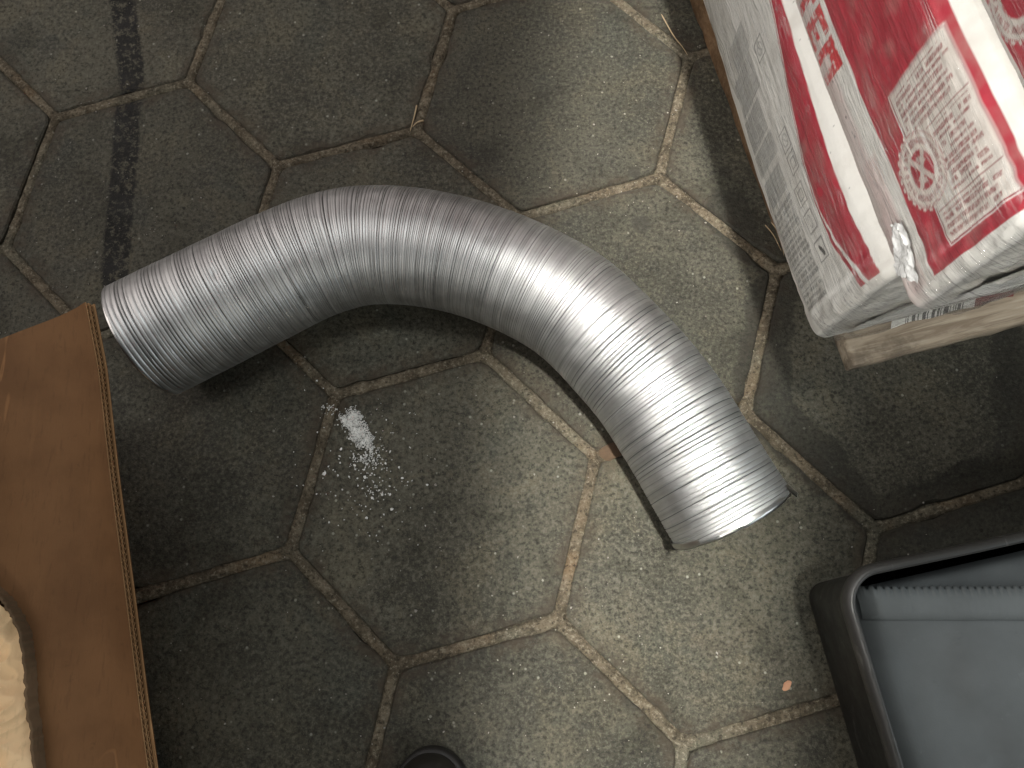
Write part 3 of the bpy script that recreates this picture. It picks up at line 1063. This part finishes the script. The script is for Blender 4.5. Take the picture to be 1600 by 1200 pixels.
MAT_CARD = cardboard('brown_cardboard', (0.118, 0.056, 0.022), (0.158, 0.078, 0.032))
MAT_CARDEDGE = cardboard('cardboard_edge', (0.26, 0.145, 0.066), (0.33, 0.19, 0.09))
MAT_KRAFT = cardboard('kraft_paper', (0.76, 0.53, 0.30), (0.84, 0.61, 0.37))

box = empty('cardboard_box', (-.55, -.33, 0))
tag(box, 'open brown corrugated cardboard box with its flap folded out', 'box')
BO = np.array((-.55, -.33, 0))
FT = .0078                     # double-wall board
FZ = .196


def flap_pt(a, b):
    """a 0..1 along the free edge from far to near; b 0..1 from the free edge to the hinge"""
    far = np.array((-.2764, -.0142)); near = np.array((-.1740, -.410))
    e = far + (near - far) * a
    bow = .0045 * math.sin(a * math.pi * .8) 
    e = e + np.array((-.97, -.25)) * bow * (1 - b)
    hinge_far = np.array((-.4120, -.0665)); hinge_near = np.array((-.285, -.440))
    h = hinge_far + (hinge_near - hinge_far) * a
    q = e + (h - e) * b
    z = FZ - .012 * (1 - math.exp(-b / .15)) + .004 * b * b - .004 * math.sin(a * 3.0) + .003 * nz(a * 3, b * 3, 1.1)
    z += .006 * max(0, .12 - a) / .12 * (1 - b)
    q = q + np.array((.12, .49)) * .010 * math.sin(b * math.pi) * max(0, 1 - a * 8)
    return q[0], q[1], z


na, nb = 70, 16
top = np.array([[flap_pt(i / na, j / nb) for j in range(nb + 1)] for i in range(na + 1)])
bot = top.copy(); bot[:, :, 2] -= (FT - .0012) * .866
bot[:, :, :2] += np.array((.97, .25)) * (FT * .5) * ((1 - np.linspace(0, 1, nb + 1)) ** 3)[None, :, None]
topl = top.copy()
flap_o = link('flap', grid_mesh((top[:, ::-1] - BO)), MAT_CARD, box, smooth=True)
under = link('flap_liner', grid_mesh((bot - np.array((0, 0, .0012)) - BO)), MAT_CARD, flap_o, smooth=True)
# corrugated free edge: middle liner and two layers of fluting, set back a little under the liners
V, F = [], []


def ribbon(pts_lo, pts_hi):
    b0 = len(V)
    for l, h in zip(pts_lo, pts_hi): V.append(tuple(l)); V.append(tuple(h))
    for i in range(len(pts_lo) - 1): F.append((b0 + 2 * i, b0 + 2 * i + 2, b0 + 2 * i + 3, b0 + 2 * i + 1))


def edge_curve(fn, n):
    out = []
    for i in range(n + 1):
        a = i / n
        p = np.array(flap_pt(a, 0.0)); p2 = np.array(flap_pt(a, .10))
        d = (p2 - p) / np.linalg.norm(p2 - p)
        out.append((p, d, fn(i, a)))
    return out


def tiltdown(d, z):
    return np.array((-d[0] * .5 * z, -d[1] * .5 * z, -.866 * z))


def sheet(zfun, n, th, depth=.010, setback=.0004):
    cur = edge_curve(zfun, n)
    lo_o = [p + d * (setback + .0003 * nz(i * .3, 1, 1)) + tiltdown(d, z + th) for i, (p, d, z) in enumerate(cur)]
    hi_o = [p + d * (setback + .0003 * nz(i * .3, 1, 1)) + tiltdown(d, z) for i, (p, d, z) in enumerate(cur)]
    hi_i = [h + d * depth for h, (p, d, z) in zip(hi_o, cur)]
    lo_i = [h + d * depth for h, (p, d, z) in zip(lo_o, cur)]
    ribbon(lo_o, hi_o); ribbon(hi_o, hi_i); ribbon(lo_i, lo_o)


NF = 78
sheet(lambda i, a: .0003, 90, .0007, .004, -.0003)
sheet(lambda i, a: .0031, 90, .0006, .010, .0)
sheet(lambda i, a: FT - .0007, 90, .0007, .010, -.0002)
sheet(lambda i, a: .0009 + .0009 * (1 + math.sin(i * math.pi / 2 + .4)), NF * 4, .0005, .010, .0006)
sheet(lambda i, a: .0038 + .0008 * (1 + math.sin(i * math.pi / 2 * 1.33)), NF * 4, .0005, .010, .0006)
link('corrugated_edge', mesh(np.array(V) - BO, F), MAT_CARDEDGE, flap_o)

# walls: the right wall rises to a torn top edge along the wrapped parcel
HW = .207


def wall_panel(name, p0, p1, z0, ztop, th=.006, ragged=0.0, seed=0, mat=None):
    p0, p1 = np.array(p0), np.array(p1)
    n = 60
    d = (p1 - p0) / np.linalg.norm(p1 - p0)
    nr = np.array((-d[1], d[0])) * th
    rows = []
    for i in range(n + 1):
        q = p0 + (p1 - p0) * i / n
        zt = ztop + ragged * (nz(i * .11, seed, 0.4) + .6 * nz(i * .43, seed, 2.4))
        q2 = q + nr * ragged * 40 * nz(i * .09, seed, 7.4)
        r = [(q[0], q[1], z0), (q2[0], q2[1], zt), (q2[0] + nr[0], q2[1] + nr[1], zt + ragged * .3 * nz(i * .6, 3, seed)), (q[0] + nr[0], q[1] + nr[1], z0)]
        rows.append(r)
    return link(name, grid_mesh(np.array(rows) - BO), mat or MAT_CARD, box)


hf, hn = (-.4120, -.0665), (-.285, -.440)
wall_panel('wall', (-.4180, -.0660), (-.272, -.5000), 0, .199)
wall_panel('wall', (-.4200, -.0640), (-.82, -.1900), 0, .199)
wall_panel('flap', (-.4260, -.0660), (-.815, -.1890), .201, .395)  # unseen upright flap, added to shade the folded-out flap and nearby floor
wall_panel('wall', (-.276, -.5050), (-.68, -.6400), 0, .199)
wall_panel('wall', (-.82, -.196), (-.684, -.637), 0, .199)
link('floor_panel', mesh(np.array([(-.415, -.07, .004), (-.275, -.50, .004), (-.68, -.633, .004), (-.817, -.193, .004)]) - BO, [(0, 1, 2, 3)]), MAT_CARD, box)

# torn inner flap standing along the parcel
TORN = [(-0.3648, -0.1806), (-0.3138, -0.2156), (-0.2981, -0.2303), (-0.2869, -0.2448), (-0.2808, -0.2652), (-0.2754, -0.2872), (-0.2696, -0.3088), (-0.2635, -0.3299), (-0.2525, -0.3829), (-0.2445, -0.4329)]
ts = spline([(a - .008, b) for a, b in TORN], 14)
V = []
for i, q in enumerate(ts):
    d = ts[min(i + 1, len(ts) - 1)] - ts[max(i - 1, 0)]
    d /= np.linalg.norm(d)
    nr = np.array((d[1], -d[0]))
    if nr[0] > 0: nr = -nr
    j = .0016 * nz(i * .35, 2.3, 2.1) + .0006 * nz(i * .9, 7.3, 2.7)
    zt = .1935 + .0020 * nz(i * .31, 4.3, 4.7)
    o = q + nr * j
    V.append([(o[0] + nr[0] * .001, o[1] + nr[1] * .001, .150), (o[0], o[1], zt), (o[0] + nr[0] * .0012, o[1] + nr[1] * .0012, zt + .0008), (o[0] + nr[0] * .0026, o[1] + nr[1] * .0026, zt - .0004), (o[0] + nr[0] * .004, o[1] + nr[1] * .004, .150)])
link('torn_inner_flap', grid_mesh(np.array(V) - BO), cardboard('dark_torn_cardboard', (0.08, 0.052, 0.028), (0.14, 0.09, 0.05)), box, smooth=True)

# parcel in crumpled kraft paper inside the box
parcel = empty('kraft_parcel', (-.40, -.36, .12))
tag(parcel, 'crumpled tan kraft paper parcel lying inside the cardboard box', 'parcel')
PO = np.array((-.40, -.36, .12))
n = 130
sidec = ts[8:] if False else ts
out = []
for i, q in enumerate(ts):
    d = ts[min(i + 1, len(ts) - 1)] - ts[max(i - 1, 0)]
    d /= np.linalg.norm(d)
    nr = np.array((d[1], -d[0]))
    if nr[0] > 0: nr = -nr
    out.append((q, nr))
ni, nj = len(out), 150
Vp = np.zeros((ni * 3, nj, 3))
for ii in range(ni * 3):
    f = ii / 3
    i0 = min(int(f), ni - 2); fr = f - i0
    q = out[i0][0] * (1 - fr) + out[i0 + 1][0] * fr
    nr = out[i0][1] * (1 - fr) + out[i0 + 1][1] * fr
    for j in range(nj):
        w = .0035 + .21 * (j / nj) ** 1.5
        x, y = q + nr * w
        cr = 0
        for s, am in ((17, .0085), (42, .0065), (105, .0020)):
            cr += am * (1 - 2.6 * abs(nz(x + .3 + .02 * nz(x, y, 3, 20), y * .8, .5 * s / 28, s)) - .4)
        rise = .006 * (1 - math.exp(-(w - .0035) / .012))
        Vp[ii, j] = (x, y, .189 + rise + cr * (.35 + min(1, w / .03)))
link('paper_wrap', grid_mesh(Vp - PO), MAT_KRAFT, parcel, smooth=False)
vv = [(-.25, -.44), (-.36, -.2), (-.55, -.26), (-.47, -.50)]
V = [(x - PO[0], y - PO[1], z - PO[2]) for z in (.006, .194) for (x, y) in vv]
link('parcel_body', mesh(V, [(0, 3, 2, 1), (4, 5, 6, 7), (0, 1, 5, 4), (1, 2, 6, 5), (2, 3, 7, 6), (3, 0, 4, 7)]), MAT_KRAFT, parcel)


# ------------------------------------------------------------------ black plastic tub with a grey bag in it (lower right)
def plastic(name, col, rough, scuff=.2):
    M = Mat(name)
    p = M.obj()
    f = M.noise(p, 30, 5, .65)
    sc = M.noise(M.mapping(p, (160, 26, 60), (0, 0, .35)), 1.0, 4, .7)
    c = M.mix(M.math('MULTIPLY', M.ss(sc, .60, .68), scuff), col, (0.22, 0.215, 0.20))
    c = M.mix(M.math('MULTIPLY', M.ss(f, .50, .75), .25), c, (0.030, 0.027, 0.022))
    return M.set(color=c, rough=M.ss(f, .3, .7, rough - .08, rough + .12), normal=M.bump(M.noise(p, 260, 3, .6), .12, .0008), spec=.5)


MAT_TUB = plastic('black_plastic', (0.010, 0.010, 0.010), .45, .35)
MAT_RIMP = plastic('rim_plastic', (0.036, 0.035, 0.033), .40, .3)
tub = empty('plastic_tub', (.273, -.207, 0), R(11.8))
tag(tub, 'black plastic storage tub standing in the lower right corner', 'tub')
TW, TL, TH_ = .46, .36, .132


def rrect(x0, x1, y0, y1, r, n=12):
    """closed outline; x0,y1 is the far left corner"""
    out = []
    for (cx, cy, a0) in ((x1 - r, y1 - r, 0), (x0 + r, y1 - r, 90), (x0 + r, y0 + r, 180), (x1 - r, y0 + r, 270)):
        for k in range(n + 1):
            a = R(a0 + 90 * k / n)
            out.append((cx + r * math.cos(a), cy + r * math.sin(a)))
    # subdivide the straight runs
    res = []
    for i, p in enumerate(out):
        q = out[(i + 1) % len(out)]
        L = math.hypot(q[0] - p[0], q[1] - p[1])
        m = max(1, int(L / .02))
        for k in range(m): res.append((p[0] + (q[0] - p[0]) * k / m, p[1] + (q[1] - p[1]) * k / m))
    return res


def tub_rows(levels):
    rows = []
    for (ins, z, r) in levels: rows.append([(x, y, z) for (x, y) in rrect(ins, TW - ins, -TL + ins, -ins, max(r - ins, .004))])
    m = min(len(r) for r in rows)
    base = rrect(0, TW, -TL, 0, .030)
    rows = []
    for (ins, z, r) in levels:
        row = []
        for (x, y) in base:
            cx = min(max(x, .030), TW - .030); cy = min(max(y, -TL + .030), -.030)
            d = math.hypot(x - cx, y - cy)
            ux, uy = (x - cx) / d, (y - cy) / d
            wv = .0010 * nz(x, y, z, 9)
            row.append((x - ux * (ins + wv), y - uy * (ins + wv), z))
        rows.append(row)
    return np.array(rows)


outer = [(.0215, .0005, 0), (.0205, .0, 0), (.0165, .0015, 0), (.0150, .006, 0), (.0110, .05, 0), (.0075, .098, 0), (.0065, .1165, 0), (.0030, .1175, 0)]
link('outer_wall', grid_mesh(tub_rows(outer), close_j=True), MAT_TUB, tub, smooth=True)
rim = [(.0030, .1175, 0), (.0006, .1190, 0), (.0, .1215, 0), (.0, .1265, 0), (.0010, .1300, 0), (.0030, .1318, 0), (.0052, .1320, 0), (.0068, .1308, 0), (.0076, .1285, 0)]
link('rim', grid_mesh(tub_rows(rim), close_j=True), MAT_RIMP, tub, smooth=True)
inner = [(.0076, .1285, 0), (.0085, .115, 0), (.0120, .06, 0), (.0165, .008, 0), (.0200, .0045, 0), (.0290, .0040, 0)]
link('inner_wall', grid_mesh(tub_rows(inner), close_j=True), MAT_TUB, tub, smooth=True)
link('tub_floor', mesh([(.028, -TL + .028, .004), (TW - .028, -TL + .028, .004), (TW - .028, -.028, .004), (.028, -.028, .004)], [(0, 1, 2, 3)]), MAT_TUB, tub)

def grey_bag_mat(name, col):
    M = Mat(name)
    p = M.obj()
    f = M.noise(p, 12, 4, .6)
    w = M.noise(p, 700, 2, .6)
    c = M.mix(M.ss(f, .3, .7), tuple(x * .86 for x in col), tuple(x * 1.1 for x in col))
    c = M.mix(M.math('MULTIPLY', M.ss(M.noise(p, 55, 4, .7), .62, .72), .3), c, tuple(x * 1.6 for x in col))
    c = M.mix(M.math('MULTIPLY', M.ss(M.noise(p, 38, 4, .7), .62, .72), .25), c, tuple(x * .5 for x in col))
    c = M.mix(M.math('MULTIPLY', M.ss(M.noise(M.mapping(p, (1, 1, 1)), 5.0, 5, .7), .50, .66), .18), c, tuple(x * 1.55 for x in col))
    return M.set(color=c, rough=.55, normal=M.bump(M.math('ADD', f, M.math('MULTIPLY', w, .25)), .25, .002), spec=.35)


MAT_GBAG = grey_bag_mat('grey_fabric', (0.140, 0.151, 0.154))
MAT_GHEM = grey_bag_mat('grey_hem', (0.155, 0.168, 0.171))
gbag = empty('grey_bag', (.273, -.207, 0), R(11.8))
tag(gbag, 'grey fabric bag with a serrated hem packed inside the black tub', 'bag')


def hem_y(x): return -.0195 - (x - .02) * .205        # hem line in the tub frame
ni, nj = 110, 120
X, Y = np.meshgrid(np.linspace(.0265, TW - .018, ni), np.linspace(-.0190, -TL + .018, nj), indexing='ij')
d = (hem_y(X) - Y)
Z = np.where(d < 0, .084 + d * .38, .087 - .010 * np.clip(d / .03, 0, 1) - .02 * np.clip((d - .03) / .3, 0, 1))
Z = Z + .0026 * vnoise(X * 20, Y * 20, 3) + .0016 * vnoise(X * 50, Y * 36, 4) + .0016 * (1 - np.abs(vnoise(X * 26 + Y * 14, Y * 12 - X * 6, 14))) ** 4
drop = np.clip((.044 - X + .02 * vnoise(Y * 12, Y * 0, 6) * .1) / .018, 0, 1)
Z = Z - .018 * drop ** 2
Z = Z - .012 * np.clip((-.024 - Y) / -.010, 0, 1) ** 2
link('bag_cloth', grid_mesh(np.stack([X, Y, Z], -1)), MAT_GBAG, gbag, smooth=True)
hx = np.linspace(.0300, TW - .03, 420)
rowsv = []
for k, x in enumerate(hx):
    saw = .0016 * (1 if (k // 3) % 2 else -.4) + .0006 * nz(k * .2, 0, 0)
    zz = .0885 + .0022 * vnoise(np.array(x * 20), np.array(hem_y(x) * 20), 3) + .0006 * nz(x * 60, 1, 1) - .018 * max(0, (.044 - x) / .018) ** 2
    y0 = hem_y(x)
    rowsv.append([(x, y0 + .0030 + saw, zz - .0022), (x, y0 + .0020 + saw, zz + .0004), (x, y0 - .006, zz + .0008), (x, y0 - .0105 - saw * .4, zz + .0003), (x, y0 - .0150, zz - .0010), (x, y0 - .0215, zz - .0030), (x, y0 - .0222, zz - .0062)])
link('hem', grid_mesh(np.array(rowsv)[:, ::-1]), MAT_GHEM, gbag, smooth=True)


# ------------------------------------------------------------------ toe of a black shoe at the lower edge
def leather():
    M = Mat('black_leather')
    p = M.obj()
    f = M.noise(p, 60, 5, .6)
    return M.set(color=M.mix(f, (0.010, 0.0095, 0.008), (0.022, 0.020, 0.017)), rough=.40, normal=M.bump(M.vor(p, 320), .15, .0006))


shoe = empty('shoe', (-.0375, -.356, 0), R(-3))
tag(shoe, 'rounded black shoe toe at the lower edge of the picture', 'shoe')
MAT_SHOE = leather()


def shoe_rows(levels, L=.27, wmax=.050):
    rows = []
    for (grow, z0, z1) in levels:
        row = []
        N = 72
        for k in range(N):
            a = 2 * math.pi * k / N
            sy = math.sin(a)
            y = -L / 2 + (L / 2 + grow) * np.sign(sy) * abs(sy) ** .62
            f = (-y) / L
            wloc = wmax * (.80 + .20 * math.exp(-((f - .32) / .22) ** 2)) * (1 if f < .6 else 1 - .18 * (f - .6) / .4)
            ca = math.cos(a)
            x = (wloc + grow) * np.sign(ca) * abs(ca) ** .88
            z = z0 + (z1 - z0) * min(1, max(0, f) * 1.9)
            row.append((x, y, z))
        rows.append(row)
    return np.array(rows)


sole = [(-.006, .001, .001), (.0, .0015, .0015), (.0025, .004, .004), (.0028, .016, .018), (.001, .018, .020), (-.004, .0185, .0205)]
link('sole', grid_mesh(shoe_rows(sole), close_j=True), plastic('sole_rubber', (0.014, 0.013, 0.012), .6, .2), shoe, smooth=True)
upper = [(-.0005, .018, .020), (-.0015, .026, .036), (-.006, .035, .056), (-.015, .042, .072), (-.026, .0455, .085), (-.037, .047, .095), (-.0455, .0472, .100)]
link('upper', grid_mesh(shoe_rows(upper), close_j=True), MAT_SHOE, shoe, smooth=True)

# ------------------------------------------------------------------ spilled powder, grit, straws
def flake_mesh(items, jit=.35):
    V, F = [], []
    for (x, y, z, r, h) in items:
        n = 5
        b = len(V)
        a0 = random.uniform(0, 6.28)
        el = random.uniform(.55, 1.0); ea = random.uniform(0, 6.28)
        for k in range(n):
            a = a0 + 6.283 * k / n
            rr = r * random.uniform(1 - jit, 1 + jit)
            dx, dy = rr * math.cos(a), rr * math.sin(a) * el
            V.append((x + dx * math.cos(ea) - dy * math.sin(ea), y + dx * math.sin(ea) + dy * math.cos(ea), z - .0002))
        V.append((x + r * random.uniform(-.3, .3), y + r * random.uniform(-.3, .3), z + h))
        for k in range(n): F.append((b + k, b + (k + 1) % n, b + n))
    return mesh(V, F)


def chalk(name, a, b):
    M = Mat(name)
    p = M.pos()
    f = M.noise(p, 500, 3, .7)
    return M.set(color=M.mix(f, a, b), rough=.9, normal=M.bump(f, .6, .0008), spec=.2)


MAT_POWDER = chalk('white_powder', (0.76, 0.76, 0.74), (0.90, 0.90, 0.88))
items = []


def pw_density(x, y):
    def g(cx, cy, sx, sy, rot):
        dx, dy = x - cx, y - cy
        c, s = math.cos(rot), math.sin(rot)
        u, v = dx * c + dy * s, -dx * s + dy * c
        return math.exp(-(u / sx) ** 2 - (v / sy) ** 2)
    return max(1.5 * g(-.1265, -.0650, .0095, .0095, 0), 1.5 * g(-.1190, -.0760, .0085, .0095, .3), 1.4 * g(-.1125, -.0860, .0080, .0085, .3), .42 * g(-.150, -.053, .009, .010, .5),
               .42 * g(-.108, -.103, .018, .020, 0), .20 * g(-.103, -.128, .020, .022, 0), .10 * g(-.11, -.12, .05, .05, 0))


step = .00085
x = -.185
while x < -.05:
    y = -.19
    while y < -.02:
        d = pw_density(x, y) * (1 + .9 * nz(x, y, 3.1, 110)) + .34 * nz(x, y, 6.1, 300) + .2 * nz(x, y, 1.7, 700) - .10
        if random.random() < min(1, max(0, (d - .10) / .45)) ** 1.5 or random.random() < .05 * pw_density(x, y):
            t = min(1, max(0.1, (d - .2) * 1.6))
            items.append((x + random.uniform(-.0004, .0004), y + random.uniform(-.0004, .0004), .0004 + .0012 * t * random.random(), .00085 * random.uniform(.4, 1.1), .0006 + .0007 * t))
        y += step
    x += step
for _ in range(1500):                     # the dense heart of the spill
    a, b = random.uniform(-.14, -.10), random.uniform(-.10, -.05)
    if pw_density(a, b) * (1 + .5 * nz(a, b, 3.1, 150)) > random.uniform(.75, 1.25):
        items.append((a, b, .0006 + .0010 * random.random(), random.uniform(.0008, .0014), .0006))
for _ in range(46):                       # separate crumbs below the spill
    a = random.gauss(-.108, .018); b = random.gauss(-.125, .020)
    items.append((a, b, .0004, random.uniform(.0006, .0017), random.uniform(.0005, .0013)))
items.append((-.1495, -.1165, .0004, .0024, .0015))
pwo = link('white_powder', flake_mesh(items), MAT_POWDER)
tag(pwo, 'spilled white powder beside a paver joint inside the bend of the duct', 'powder', kind='stuff')

items = []
while len(items) < 1200:
    x, y = random.uniform(-.60, .62), random.uniform(-.42, .47)
    if nz(x, y, 1.0, 6) + .5 * nz(x, y, 2.0, 20) < random.uniform(-.7, .5): continue
    r = random.choice([.0004, .0004, .0005, .0006, .0007, .0009, .0012]) * random.uniform(.7, 1.2)
    items.append((x, y, .0004, r, r * .6))
for (cx, cy, n, s) in ((-.365, -.250, 70, .012), (-.215, .215, 14, .006), (-.345, .135, 10, .005), (.175, .17, 30, .03), (-.39, -.16, 20, .02)):
    for _ in range(n): items.append((random.gauss(cx, s), random.gauss(cy, s), .0003, random.uniform(.0003, .0008), .0004))
gro = link('grit', flake_mesh(items), chalk('pale_grit', (0.20, 0.19, 0.165), (0.40, 0.38, 0.34)))
tag(gro, 'pale grit and crumbs scattered over the pavers', 'grit', kind='stuff')


def straw_mat():
    M = Mat('dry_straw')
    p = M.obj()
    f = M.noise(p, 200, 3, .6)
    return M.set(color=M.mix(f, (0.30, 0.215, 0.12), (0.52, 0.40, 0.25)), rough=.6)


MAT_STRAW = straw_mat()


def stalk(P, r, label):
    P = np.array(P, float)
    sp = spline(P, 8)
    rows = []
    for i, q in enumerate(sp):
        d = sp[min(i + 1, len(sp) - 1)] - sp[max(i - 1, 0)]
        d /= np.linalg.norm(d)
        s = np.cross(d, (0, 0, 1)); s /= np.linalg.norm(s)
        t = np.cross(s, d)
        rr = r * (1 - .6 * i / len(sp)) * (0.05 if i in (0, len(sp) - 1) else 1)
        rows.append([q + s * rr * math.cos(a) + t * rr * math.sin(a) for a in np.linspace(0, 2 * math.pi, 7)[:-1]])
    rows = np.array(rows)
    c = rows.reshape(-1, 3).mean(0); c[2] = 0
    o = link('dry_straw', grid_mesh(rows - c, close_j=True), MAT_STRAW, smooth=True)
    o.location = c
    tag(o, label, 'straw', 'dry straws on the floor')


stalk([(.1906, .3785, .0035), (.2024, .3518, .003), (.2120, .337, .002), (.2168, .3277, .0012)], .0007, 'thin dry straw near the upper edge, left of the pallet')
stalk([(-.0720, .276, .002), (-.0742, .262, .003), (-.0787, .2441, .0012)], .0011, 'short dry straw on the joint crossing above the bend of the duct')
stalk([(-.0640, .2570, .002), (-.0705, .2545, .003), (-.0765, .2500, .0012)], .0012, 'stubby straw lying across another straw above the bend of the duct')
stalk([(.2830, .1311, .0015), (.2900, .118, .004), (.2972, .1019, .0015)], .0006, 'fine straw beside the pallet stringer end, left one of two')
stalk([(.2890, .1344, .0015), (.2960, .118, .005), (.2993, .0964, .0015)], .0006, 'fine straw beside the pallet stringer end, right one of two')


def chipstone(name, loc, r, col, label, cat, flat=.4, el=1.0, rz=0.0):
    bm = bmesh.new()
    bmesh.ops.create_icosphere(bm, subdivisions=2, radius=1.0)
    for v in bm.verts:
        k = 1 + .35 * nz(v.co.x, v.co.y, v.co.z + loc[0] * 50, 1.7)
        v.co = Vector((v.co.x * r * k * el, v.co.y * r * k, v.co.z * r * k * flat))
    me = bpy.data.meshes.new('m')
    bm.to_mesh(me); bm.free()
    M = Mat(name + '_colour')
    f = M.noise(M.obj(), 350, 4, .7)
    m = M.set(color=M.mix(f, tuple(x * .55 for x in col), col), rough=.85, normal=M.bump(f, .6, .001))
    o = link(name, me, m)
    o.location = loc
    o.rotation_euler = (0, 0, rz)
    return tag(o, label, cat)


chipstone('orange_chip', (.2690, -.3037, .0014), .0030, (0.62, 0.33, 0.20), 'small orange chip on the paver left of the black tub', 'chip', .4, 1.8, R(40))
chipstone('mortar_lump', (.1235, -.0965, .0012), .0080, (0.125, 0.078, 0.045), 'rusty brown mortar lump in the joint against the right part of the duct', 'mortar', .32, 1.7, R(18))
